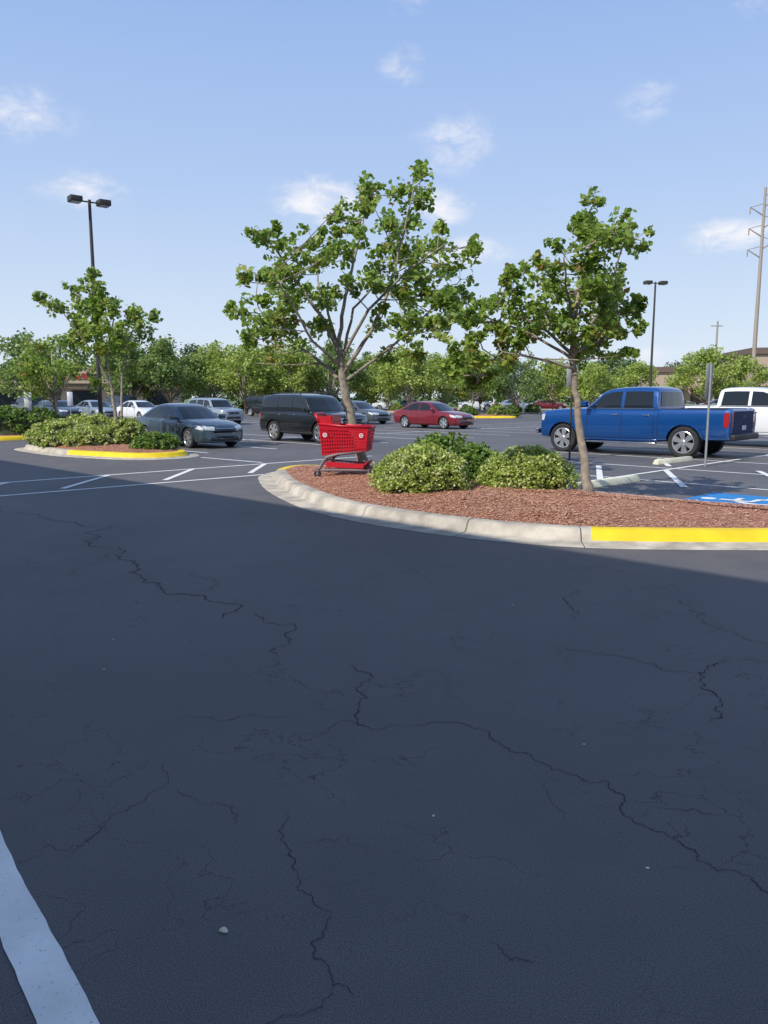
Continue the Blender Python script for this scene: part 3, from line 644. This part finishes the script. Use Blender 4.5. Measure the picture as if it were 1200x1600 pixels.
    for s_ in(1,-1):
        fl=lambda P:[(p[0]*s_,p[1]) for p in P]
        V,F=patch(fl(S['hl'][0]),fl(S['hl'][1]),'F',8,4,.008); patch(S['hls'][0],S['hls'][1],'L' if s_>0 else 'R',6,4,.008,V,F); add('headlight',(V,F),M['lamp'])
        V,F=patch(fl(S['tl'][0]),fl(S['tl'][1]),'B',8,4,.012); patch(S['tls'][0],S['tls'][1],'L' if s_>0 else 'R',6,4,.008,V,F); add('taillight',(V,F),M['red_lamp'])
    add('grille',patch(*S['gr'],'F',16,4,.008),M['black'])
    g0,g1=S['gr']
    for zz in np.linspace(g0[0][1],g1[0][1],3): add('grille_bar',patch([(g0[0][0],zz-.008),(g0[1][0],zz-.008)],[(g0[0][0],zz+.008),(g0[1][0],zz+.008)],'F',16,1,.014),M['chrome'])
    add('lower_grille',patch(*S['gr2'],'F',16,3,.008),M['black'])
    z0,z1=S['plate']; add('license_plate',patch([(-.16,z0),(.16,z0)],[(-.16,z1),(.16,z1)],'B',4,2,.02),M['plate'])
    zl=S['st'][4][2]+.1; SM=M['seam']
    for ax in 'LR':
        for x in S['doors']:
            lo_z=zl if min(abs(x-a_) for a_ in S['ax'])>S['wr_']*1.2 else S['wr_']*2.25
            add('panel_gap',patch([(x-.007,lo_z),(x+.007,lo_z)],[(x-.007,S['seamtop']),(x+.007,S['seamtop'])],ax,1,12,.004),SM)
        xe=S['doors'][-1] if kind!='sedan' else -.95
        add('panel_gap',patch([(S['doors'][0],zl),(xe,zl)],[(S['doors'][0],zl+.012),(xe,zl+.012)],ax,16,1,.004),SM)
        if kind=='pickup': add('panel_gap',patch([(-1.0,.5),(-.985,.5)],[(-1.0,1.29),(-.985,1.29)],ax,1,8,.005),SM)
    if kind!='pickup': add('panel_gap',patch([(-.75,S['plate'][1]+.12),(.75,S['plate'][1]+.12)],[(-.75,S['plate'][1]+.13),(.75,S['plate'][1]+.13)],'B',12,1,.004),SM)
    else:
        add('tailgate',patch([(-.75,.68),(.75,.68)],[(-.75,1.26),(.75,1.26)],'B',10,6,.007),M['black'],'gate')
        add('tailgate_handle',patch([(-.14,1.08),(.14,1.08)],[(-.14,1.16),(.14,1.16)],'B',2,1,.014),M['black'])
    fx=S['st'][1][0]-.12
    for s_ in(1,-1): add('panel_gap',patch([(S['doors'][0]+.1,s_*.80*S['wb']/.85),(fx-.1,s_*.72*S['wb']/.85)],[(S['doors'][0]+.1,s_*.81*S['wb']/.85),(fx-.1,s_*.73*S['wb']/.85)],'T',14,1,.004),SM)
    for s_ in(1,-1):
        for hx,hz in S['handles']:
            V,F=[],[]
            h=bvh.ray_cast(Vector((hx,4,hz)),Vector((0,-1,0)))
            if h[0]:
                box(V,F,(hx,s_*(h[0].y+.018),hz),(.18,.03,.03)); parts.append(('door_handle',bevelled(mesh('door_handle',V,F,M['chrome']),.008),None))
        V,F=[],[]; mx,my,mz=S['mir']
        box(V,F,(mx,s_*(my+.02),mz),(.13,.22,.15)); box(V,F,(mx+.01,s_*(my-.10),mz-.05),(.06,.14,.04))
        parts.append(('side_mirror',bevelled(mesh('side_mirror',V,F,M['black']),.019,3),'paint'))
    if kind=='pickup':
        V,F=[],[]; box(V,F,(-2.97,0,.58),(.15,1.86,.16)); parts.append(('bumper',bevelled(mesh('bumper',V,F,M['black']),.03,3),None))
        V,F=[],[]; box(V,F,(2.93,0,.60),(.10,1.62,.16)); parts.append(('bumper',bevelled(mesh('bumper',V,F,M['chrome']),.03,3),None))
        for s_ in(-1,1):
            V,F=[],[]; box(V,F,(.08,s_*.97,.36),(2.1,.13,.05)); parts.append(('running_board',bevelled(mesh('running_board',V,F,M['chrome']),.015),None))
            add('window_trim',patch([(1.10,1.295),(-.86,1.295)],[(1.10,1.32),(-.86,1.32)],'L' if s_>0 else 'R',16,1,.012),M['chrome'])
            add('bed_rail_cap',patch([(-1.03,s_*.90),(-2.80,s_*.90)],[(-1.03,s_*.955),(-2.80,s_*.955)],'T',14,2,.008),M['black'])
    if S.get('moulding'):
        for axx in 'LR':
            for ax in S['ax']:
                w0,w1=(1.15,1.30) if kind=='pickup' else (1.15,1.24)
                pr=[(ax+S['wr_']*w0*math.cos(a),S['wr_']+S['wr_']*w0*math.sin(a)) for a in np.linspace(.12,math.pi-.12,15)]
                pr2=[(ax+S['wr_']*w1*math.cos(a),S['wr_']+S['wr_']*w1*math.sin(a)) for a in np.linspace(.12,math.pi-.12,15)]
                add('fender_flare',patch(pr,pr2,axx,28,1,.02),M['black'],'paint')
    if S.get('rack'):
        for s_ in(-1,1):
            V,F=[],[]
            tube(V,F,[(.1,s_*.66,1.82),(.0,s_*.66,1.91),(-1.7,s_*.66,1.92),(-1.85,s_*.66,1.84)],.018,6)
            parts.append(('roof_rail',mesh('roof_rail',V,F,M['black'],smooth=True),None))
    S['parts']=parts; S['wheel']=wheelmeshes(S['wr_'],S['tw'])
for k in SPEC: build(k)
M['gate']=plain('tailgate_shaded_blue',(.004,.022,.08),.6,spec=.2)  # truck's blue darkened and dulled, shade of the rear face put into the colour
def car(kind,x,y,ang,pm,label,cat='car',scale=1,group=None,name='parked_car',gate=None):
    S=SPEC[kind]; t=thing(name,label,cat,(x,y,0),math.radians(ang),group,scale)
    for nm,me,tag in S['parts']:
        o=ob(nm,me,t)
        if nm=='body' or tag in('paint','gate'):
            o.material_slots[0].link='OBJECT'; o.material_slots[0].material=(gate or pm) if tag=='gate' else pm
    for ax in S['ax']:
        for s_ in(1,-1):
            w=bpy.data.objects.new('wheel',None); w.empty_display_size=.1; w.location=(ax,s_*S['track'],S['wr_']); w.rotation_euler=(0,random.uniform(0,6),0 if s_>0 else math.pi)
            link(w,t); ob('tyre',S['wheel'][0],w); ob('rim',S['wheel'][1],w)
    return t
P={'slate':paint('paint_slate',(.050,.082,.105)),'black':paint('paint_black',(.007,.008,.010),.1),'red':paint('paint_red',(.21,.010,.018)),'blue':paint('paint_blue',(.004,.065,.25),.3,.24,.9),
 'silver':paint('paint_silver',(.30,.36,.41),.4),'white':paint('paint_white',(.70,.71,.72),0),'grey':paint('paint_grey',(.08,.095,.11)),'navy':paint('paint_navy',(.015,.03,.10))}
G='cars parked across the lot'
car('sedan',*nd(14.45,24.3),-45,P['slate'],'dark slate blue sedan parked beside a shrub island',scale=1.0,group=G)
car('suv',*nd(19.25,23.15),-45,P['black'],'black full-size suv with roof rails in a stall','suv',.97,G)
car('sedan',*nd(32.3,28.4),-45,P['red'],'dark red sedan parked in the open lot',group=G)
car('suv',*nd(27.1,42.2),-45,P['silver'],'silver blue crossover parked behind sedan','suv',.88,G)
car('sedan',*nd(34.5,36.9),-45,P['grey'],'dark grey sedan parked beyond the black suv',group=G)
car('sedan',-17.9,57,-45,P['white'],'white sedan parked beyond the shrubs',group=G)
car('sedan',-22.3,60,-45,P['silver'],'silver sedan parked beside lamp post',group=G)
car('sedan',-25.5,61,-45,P['slate'],'blue grey sedan parked in far row',group=G)
car('suv',-25.3,76,-45,P['navy'],'navy van-like suv in far row','suv',1,G)
car('sedan',-28.2,66,-45,P['white'],'white sedan near signposts',group=G)
car('suv',-31.6,69,135,P['grey'],'grey suv in far row','suv',.95,G)
car('suv',-10.6,70,-45,P['black'],'black suv in a distant stall','suv',.95,G)
car('pickup',7.75,23.5,137,P['blue'],'metallic blue crew-cab pickup with chrome steps','pickup truck',1.04,G,'pickup_truck',gate=M['gate'])
car('pickup',13.1,27.2,-45,P['white'],'white crew-cab pickup behind blue pickup','pickup truck',1.06,G,'pickup_truck')
for i,(x,y,k,c) in enumerate(((22,104,'sedan','red'),(27,99,'sedan','grey'),(17,100,'sedan','silver'),(12,101,'suv','white'),(31,97,'sedan','white'),(3,104,'sedan','grey'),(36,96,'suv','grey'),(-2,104,'sedan','white'),(40,92,'sedan','silver'))):
    car(k,x,y,180 if i%2 else 0,P[c],{'red':'dark red','silver':'silver','white':'white','grey':'grey'}[c]+' car parked along the far edge of the lot',group='cars along the far lot edge')

# ------------------------------------------------------------ SHOPPING CART
ct=thing('shopping_cart','red plastic shopping cart with bullseye logo standing on mulch','shopping cart',(-.72,14.75,.175),math.radians(-14),scale=1.10)
def lat(V,F,c,nu,nv,holes=True):
    c=[Vector(p) for p in c]; b=len(V)
    for i in range(nu+1):
        for j in range(nv+1):
            a=i/nu; t=j/nv; V.append(c[0]*(1-a)*(1-t)+c[1]*a*(1-t)+c[2]*a*t+c[3]*(1-a)*t)
    for i in range(nu):
        for j in range(nv):
            if holes and i%2==1 and j%2==1 and 0<j<nv-2: continue
            F.append((b+i*(nv+1)+j,b+(i+1)*(nv+1)+j,b+(i+1)*(nv+1)+j+1,b+i*(nv+1)+j+1))
def solid(name,V,F,mat,th,parent):
    me=mesh(name,V,F,mat); o=ob(name,me,parent); m=o.modifiers.new('s','SOLIDIFY'); m.thickness=th; m.offset=0
    return o
V=[];F=[]
rb_,rt=(-.37,.23,.38),(-.41,.27,.92); fb,ft=(.40,.18,.46),(.46,.22,.87)
mir=lambda p:(p[0],-p[1],p[2])
lat(V,F,[mir(rb_),mir(fb),mir(ft),mir(rt)],37,17); lat(V,F,[rb_,fb,ft,rt],37,17)
lat(V,F,[mir(fb),fb,ft,mir(ft)],17,15); lat(V,F,[mir(rb_),rb_,rt,mir(rt)],17,15)
lat(V,F,[mir(rb_),mir(fb),fb,rb_],31,13)
solid('basket',V,F,M['cart_red'],.010,ct)
V=[];F=[]
for a,b in((rt,ft),(ft,mir(ft)),(mir(ft),mir(rt)),(mir(rt),rt)): tube(V,F,[a,Vector(a).lerp(Vector(b),.5)+Vector((0,0,-.012)),b],.022,8)
ob('basket_rim',mesh('rim_',V,F,M['cart_red'],smooth=True),ct)
V=[];F=[]
lat(V,F,[(-.14,-.24,.60),(-.14,.24,.60),(-.19,.25,1.07),(-.19,-.25,1.07)],17,13); lat(V,F,[(-.40,-.22,.74),(-.15,-.22,.72),(-.15,.22,.72),(-.40,.22,.74)],7,7,False)
lat(V,F,[(-.41,-.265,.92),(-.19,-.255,.91),(-.19,-.255,1.05),(-.43,-.265,1.05)],5,3,False);lat(V,F,[(-.41,.265,.92),(-.19,.255,.91),(-.19,.255,1.05),(-.43,.265,1.05)],5,3,False)
solid('child_seat',V,F,M['cart_red'],.014,ct)
V=[];F=[]
tube(V,F,[(-.41,-.26,.95),(-.46,-.25,1.05),(-.49,-.20,1.08),(-.50,0,1.085),(-.49,.20,1.08),(-.46,.25,1.05),(-.41,.26,.95)],.026,10)
ob('handle',mesh('handle',V,F,M['cart_red'],smooth=True),ct)
V=[];F=[]
for s_ in(-1,1):
    tube(V,F,[(.34,s_*.18,.45),(-.10,s_*.21,.40),(-.28,s_*.23,.35),(-.35,s_*.24,.26),(-.41,s_*.27,.15),(-.45,s_*.28,.09)],[.020,.024,.034,.032,.028,.024],8)
    tube(V,F,[(-.45,s_*.28,.12),(-.2,s_*.25,.13),(.3,s_*.20,.13),(.46,s_*.17,.12)],[.022,.020,.020,.022],8)
tube(V,F,[(.46,-.17,.12),(.49,0,.13),(.46,.17,.12)],.022,8); tube(V,F,[(-.35,-.24,.28),(-.35,.24,.28)],.016,8)
ob('frame',mesh('frame',V,F,M['cart_grey'],smooth=True),ct)
V=[];F=[]; lat(V,F,[(-.30,-.23,.25),(.36,-.18,.21),(.36,.18,.21),(-.30,.23,.25)],21,9); lat(V,F,[(.36,-.18,.21),(.36,.18,.21),(.43,.16,.29),(.43,-.16,.29)],5,2,False)
lat(V,F,[(-.30,-.235,.275),(.36,-.185,.235),(.36,-.19,.16),(-.30,-.24,.18)],9,1,False); lat(V,F,[(-.30,.235,.275),(.36,.185,.235),(.36,.19,.16),(-.30,.24,.18)],9,1,False)
solid('lower_tray',V,F,M['cart_red'],.016,ct)
V=[];F=[];lathe(V,F,[(.02,-.014),(.055,-.018),(.063,-.01),(.063,.01),(.055,.018),(.02,.014)],20,True); wm=mesh('castor_tyre',V,F,M['black'],smooth=True,sharp=40)
V=[];F=[];lathe(V,F,[(.001,-.016),(.026,-.016),(.026,.016),(.001,.016)],12); box(V,F,(.01,.026,.04),(.03,.008,.09)); box(V,F,(.01,-.026,.04),(.03,.008,.09)); box(V,F,(.01,0,.086),(.05,.06,.012)); fm=mesh('castor_fork',V,F,M['cart_grey'])
for x_,y_ in((-.44,.28),(-.44,-.28),(.44,.17),(.44,-.17)):
    w=bpy.data.objects.new('wheel',None); w.location=(x_,y_,.063); w.empty_display_size=.05; link(w,ct); ob('castor_tyre',wm,w); ob('castor_fork',fm,w)
def bull(parent,o,u,v,R):
    o=Vector(o);u=Vector(u).normalized();v=Vector(v); v=(v-u*v.dot(u)).normalized(); V=[];F=[];n=28
    for r in(R,R*.66): 
        for k in range(n):
            a=6.28318*k/n; V.append(o+(u*math.cos(a)+v*math.sin(a))*r)
    for k in range(n): F.append((k,(k+1)%n,n+(k+1)%n,n+k))
    b=len(V)
    for k in range(n):
        a=6.28318*k/n; V.append(o+(u*math.cos(a)+v*math.sin(a))*R*.33)
    F.append(tuple(b+k for k in range(n)))
    ob('logo',mesh('logo',V,F,M['white_mark']),parent)
def side_pt(a,t,off=0): 
    c=[Vector(mir(p)) for p in(rb_,fb,ft,rt)]; p=c[0]*(1-a)*(1-t)+c[1]*a*(1-t)+c[2]*a*t+c[3]*(1-a)*t; return p+Vector((0,-off,-off*.17))
for a in(.11,.87):
    R=.06; cpt=side_pt(a,.66,.014)
    u=(side_pt(a+.1,.62)-side_pt(a,.62)); v=(side_pt(a,.8)-side_pt(a,.6))
    uu=u.normalized(); vv=(v-uu*v.dot(uu)).normalized()
    V=[cpt+(uu*math.cos(k*.2618)+vv*math.sin(k*.2618))*R for k in range(24)]; F=[tuple(range(24))]
    ob('logo_pad',mesh('logo_pad',V,F,M['cart_red']),ct); bull(ct,side_pt(a,.66,.019),u,v,.037)

# ------------------------------------------------------------ STREET FURNITURE
M['stopc']=plain('cream_concrete',(.72,.68,.50),.85,var=.12,scale=6,bump=.3)
def wheelstop(x,y,ang):
    V=[];F=[];L=.92; prof=[(-.085,0),(-.075,.07),(-.045,.12),(.045,.12),(.075,.07),(.085,0)]
    for xx,k in((-L,.75),(-L+.05,1),(L-.05,1),(L,.75)):
        for (a,z) in prof: V.append((xx,a*(.9 if k<1 else 1),z*k))
    n=6
    for i in range(3):
        for j in range(n-1): F.append((i*n+j,(i+1)*n+j,(i+1)*n+j+1,i*n+j+1))
    F.append(tuple(range(n))); F.append(tuple(3*n+j for j in range(n))[::-1])
    ob('wheel_stop',mesh('wheel_stop',V,F,M['stopc'],smooth=True,sharp=35),None,(x,y,.004),(0,0,math.radians(ang)),label='pale cream concrete wheel stop across a marked stall',category='wheel stop',group='concrete wheel stops')
wheelstop(4.45,14.9,42); wheelstop(7.55,20.0,42)
def signpost(x,y,h,sw,sh,face,label,mat='steel',blue=False):
    t=thing('parking_sign',label,'sign',(x,y,0),math.radians(face),'signposts in the lot')
    V=[];F=[]; tube(V,F,[(0,0,0),(0,0,h-.02)],.028,10)
    ob('post',mesh('post',V,F,M[mat],smooth=True,sharp=50),t)
    V=[];F=[]; box(V,F,(.035,0,h-sh/2),(.006,sw,sh)); ob('sign_plate',bevelled(mesh('plate',V,F,M['steel' if not blue else 'plate']),.002,1),t)
signpost(7.92,18.9,2.5,.32,.85,128,'grey parking signpost seen almost edge-on')
signpost(5.05,20.9,2.55,.30,.6,100,'dark thin signpost behind the leaning tree',mat='bronze')
signpost(-15.6,34.0,1.9,.30,.8,-70,'signpost with pale panel near dark shrubs',blue=True); signpost(-18.2,45,2.0,.30,.8,-70,'signpost with pale panel in far row',blue=True)
def lightpole(x,y,h,label,ang):
    t=thing('light_pole',label,'street lamp',(x,y,0),math.radians(ang),'parking lot light poles')
    V=[];F=[]; tube(V,F,[(0,0,0),(0,0,.75)],[.33,.33],20); ob('pole_base',mesh('pb',V,F,M['yellow'],smooth=True,sharp=50),t)
    V=[];F=[]; tube(V,F,[(0,0,.74),(0,0,h)],[.11,.07],10); box(V,F,(0,0,.77),(.36,.36,.04)); tube(V,F,[(-.42,0,h-.1),(.42,0,h-.1)],.035,8); ob('pole',mesh('pole',V,F,M['bronze'],smooth=True,sharp=50),t)
    for s_ in(-1,1):
        V=[];F=[]; box(V,F,(s_*.66,0,h-.06),(.56,.58,.26)); ob('lamp_head',bevelled(mesh('lh',V,F,M['bronze']),.03,2),t)
        V=[];F=[]; box(V,F,(s_*.66,0,h-.20),(.44,.44,.03)); ob('lens',mesh('lens',V,F,M['lamp']),t)
lightpole(-13.9,38,10.9,'tall dark twin-head light pole on yellow base',38); lightpole(21.9,64,10.9,'tall dark twin-head light pole far across lot',10)

t=thing('power_pylon','tall weathered monopole power pylon above the buildings','power pylon',(52,110,0))
V=[];F=[]; tube(V,F,[(0,0,0),(0,0,30)],[.34,.16],14); ob('mast',mesh('mast',V,F,M['tansteel'],smooth=True,sharp=50),t)
for z,s_ in((28.6,1),(27.4,-1),(25.8,1),(24.6,-1),(23.0,1),(21.8,-1)):
    V=[];F=[]; tube(V,F,[(0,0,z-1.1),(s_*1.9,0,z)],[.10,.06],6); tube(V,F,[(0,0,z+.5),(s_*1.9,0,z)],[.05,.04],6); tube(V,F,[(s_*1.9,0,z),(s_*1.9,0,z-.9)],[.08,.08],6); ob('crossarm',mesh('arm',V,F,M['tansteel']),t)
t=thing('utility_pole','wooden utility pole with short crossarm','utility pole',(50,118,0)); V=[];F=[]; tube(V,F,[(0,0,0),(0,0,13)],[.2,.12],8); ob('pole',mesh('p',V,F,M['bark']),t); V=[];F=[]; box(V,F,(0,.2,12.3),(1.8,.12,.14)); ob('crossarm',mesh('c',V,F,M['bark']),t)

# ------------------------------------------------------------ BUILDINGS
def building(name,label,x,y,rz,w,d,h,wall,band,bays):
    t=thing(name,label,'building',(x,y,0),math.radians(rz))
    V=[];F=[]; box(V,F,(0,0,h/2),(w,d,h)); ob('wall',mesh('wall',V,F,M[wall]),t)
    V=[];F=[]; box(V,F,(0,0,h+.35),(w+.8,d+.8,.9)); ob('parapet',mesh('parapet',V,F,M[band]),t)
    bw=w/bays
    for i in range(bays):
        V=[];F=[]; box(V,F,(-w/2+bw*(i+.5),-d/2-.02,1.5),(bw*.7,.08,2.6)); ob('window',mesh('window',V,F,M['glass']),t)
        V=[];F=[]; box(V,F,(-w/2+bw*(i+.5),-d/2-.9,3.2),(bw*.86,1.8,.25)); ob('awning',mesh('awning',V,F,M[band]),t)
    return t
b=building('store_building','tan strip mall store with red lettering',-58,130,12,46,14,5.0,'wall_tan','wall_brown',8)
V=[];F=[]; box(V,F,(7,-7.45,5.2),(11,.8,2.6)); ob('sign_wall',mesh('sw',V,F,M['wall_tan']),b)
cu=bpy.data.curves.new('txt','FONT'); cu.body='Michaels'; cu.size=2.0; cu.align_x='CENTER'; cu.extrude=.08; to=bpy.data.objects.new('tmp',cu); COL.objects.link(to); bpy.context.view_layer.update()
tm=bpy.data.meshes.new_from_object(to.evaluated_get(bpy.context.evaluated_depsgraph_get())); bpy.data.objects.remove(to); tm.materials.clear(); tm.materials.append(M['sign_red'])
ob('lettering',tm,b,(7,-7.95,4.6),(math.pi/2,0,0))
building('store_building','large store with brown parapet behind trees',74,122,-8,36,16,8.2,'wall_tan','wall_brown',7)
building('store_building','low tan shop building behind the lamp post',52,138,-5,16,12,6.0,'wall_tan','wall_brown',4)
# store beside the photographer: casts the large shadow
t=thing('store_building','tall beige retail store with glazed entrance','building',(0,0,0),math.radians(135))
def lb(name,d0,d1,n0,n1,z0,z1,mat):
    V=[];F=[]; box(V,F,((d0+d1)/2,-(n0+n1)/2,(z0+z1)/2),(d1-d0,abs(n1-n0),z1-z0)); ob(name,mesh(name,V,F,M[mat]),t)
lb('wall',-40,60,-34,-4.02,0,9.45,'wall_store'); lb('parapet',-40.2,60.2,-34.2,-4.0,9.45,9.75,'wall_brown')
for dd in(-12,-4,6,16,28): lb('window',dd,dd+4.5,-4.02,-3.97,.3,3.2,'glass')
lb('sidewalk_plinth',-40,60,-4.0,-1.6,-.02,.14,'concrete')

# ------------------------------------------------------------ small debris
def pebble(x,y,s,mat,lab):
    bm=bmesh.new(); bmesh.ops.create_icosphere(bm,subdivisions=2,radius=s)
    for v in bm.verts: v.co*=1+.5*noise.noise(v.co*70+Vector((x,y,0))); v.co.z*=.35; v.co.x*=1.3
    me=bpy.data.meshes.new('pebble'); bm.to_mesh(me); bm.free(); me.materials.append(mat); ob('pebble',me,None,(x,y,s*.3),(0,0,x*7),label=lab,category='pebble',group='litter on the asphalt')
pebble(-.51,2.22,.012,M['stone'],'pale pebble lying on dark asphalt')
for x,y in((.98,3.55),(-1.75,4.6),(1.05,6.1),(-1.9,5.2),(.95,2.55),(.2,2.9)): pebble(x,y,.006,M['stone'],'tiny pale pebble lying on dark asphalt')

# ------------------------------------------------------------ WORLD / LIGHT / CAMERA
EL,AZ=40.6,225
w=bpy.data.worlds.new('World'); scene.world=w; w.use_nodes=True; nt=w.node_tree; L=nt.links.new
bg=nt.nodes['Background']
sky=N(nt,'ShaderNodeTexSky',sky_type='NISHITA',sun_disc=False); sky.sun_elevation=math.radians(EL); sky.sun_rotation=math.radians(AZ); sky.air_density=1.0; sky.dust_density=1.0; sky.ozone_density=1.5
tc=N(nt,'ShaderNodeTexCoord')
def nz(s,d,dist=0,sc=(1,1,1.8)):
    mp=N(nt,'ShaderNodeMapping'); mp.inputs['Scale'].default_value=sc; L(tc.outputs['Generated'],mp.inputs[0])
    n=N(nt,'ShaderNodeTexNoise'); n.inputs['Scale'].default_value=s; n.inputs['Detail'].default_value=d; n.inputs['Roughness'].default_value=.62; n.inputs['Distortion'].default_value=dist; L(mp.outputs[0],n.inputs['Vector']); return n.outputs[0]
clouds=[(-24,17.5,8,3.2,.76),(-20.6,13.4,6,2.6,.82),(-4.6,13.5,6.5,3.2,1.04),(4.3,13.2,4.4,2.8,.94),(4.95,17.2,6,4.5,.74),(1.2,21.7,4,3.4,.63),(1.5,25.5,4,3,.64),(17.8,18.7,5,3.4,.60),(23.4,10.4,6.0,2.2,1.02),(6,10.2,8,2.4,.86),(25,23.5,6,3.0,.60),(18,2.8,7,1.4,.84)]
acc=None
for az,el,rx,rz,amp in clouds:
    a,e=math.radians(az),math.radians(el); c=(math.sin(a)*math.cos(e),math.cos(a)*math.cos(e),math.sin(e))
    s=N(nt,'ShaderNodeVectorMath',operation='SUBTRACT'); L(tc.outputs['Generated'],s.inputs[0]); s.inputs[1].default_value=c
    m=N(nt,'ShaderNodeVectorMath',operation='MULTIPLY'); L(s.outputs[0],m.inputs[0]); kx=1/math.radians(rx); m.inputs[1].default_value=(kx,kx,1/math.radians(rz))
    l=N(nt,'ShaderNodeVectorMath',operation='LENGTH'); L(m.outputs[0],l.inputs[0])
    r=N(nt,'ShaderNodeMapRange',interpolation_type='SMOOTHSTEP'); L(l.outputs['Value'],r.inputs[0]); r.inputs[1].default_value=1; r.inputs[2].default_value=0; r.inputs[3].default_value=0; r.inputs[4].default_value=amp
    if acc is None: acc=r.outputs[0]
    else:
        x=N(nt,'ShaderNodeMath',operation='MAXIMUM'); L(acc,x.inputs[0]); L(r.outputs[0],x.inputs[1]); acc=x.outputs[0]
mu=N(nt,'ShaderNodeMath',operation='MULTIPLY'); L(acc,mu.inputs[0]); L(nz(26,7,.6),mu.inputs[1])
dn=N(nt,'ShaderNodeMapRange',interpolation_type='SMOOTHSTEP'); L(mu.outputs[0],dn.inputs[0]); dn.inputs[1].default_value=.18; dn.inputs[2].default_value=.62; dn.inputs[4].default_value=.9
sp=N(nt,'ShaderNodeSeparateXYZ'); L(tc.outputs['Generated'],sp.inputs[0])
hzc=ramp(nt,sp.outputs[2],[(0,(.76,.83,.93)),(.10,(.61,.73,.90)),(.25,(.44,.59,.87)),(.45,(.30,.46,.81)),(1,(.19,.31,.60))])
sc_=N(nt,'ShaderNodeVectorMath',operation='SCALE'); L(hzc,sc_.inputs[0]); sc_.inputs[3].default_value=6.9
mh=N(nt,'ShaderNodeMixRGB'); mh.inputs[0].default_value=.94; L(sky.outputs[0],mh.inputs[1]); L(sc_.outputs[0],mh.inputs[2])
mc=N(nt,'ShaderNodeMixRGB'); L(dn.outputs[0],mc.inputs[0]); L(mh.outputs[0],mc.inputs[1]); mc.inputs[2].default_value=(6.5,6.4,6.6,1)
L(mc.outputs[0],bg.inputs[0]); bg.inputs[1].default_value=.15
sd=bpy.data.lights.new('sun','SUN'); sd.energy=4.7; sd.angle=math.radians(.5); sd.color=(1,.95,.86)
so=bpy.data.objects.new('sun',sd); COL.objects.link(so)
dv=Vector((-Q*math.cos(math.radians(EL)),-Q*math.cos(math.radians(EL)),math.sin(math.radians(EL)))); so.rotation_euler=dv.to_track_quat('Z','Y').to_euler(); so.location=dv*30
cd=bpy.data.cameras.new('camera'); co=bpy.data.objects.new('camera',cd); COL.objects.link(co); co.location=(0,0,1.68); co.rotation_euler=(math.radians(90-8.48),0,0)
cd.sensor_fit='VERTICAL'; cd.sensor_height=36; cd.lens=27; cd.clip_end=5000; cd.clip_start=.05
scene.camera=co
scene.view_settings.view_transform='Standard'; scene.view_settings.look='None'; scene.view_settings.exposure=0
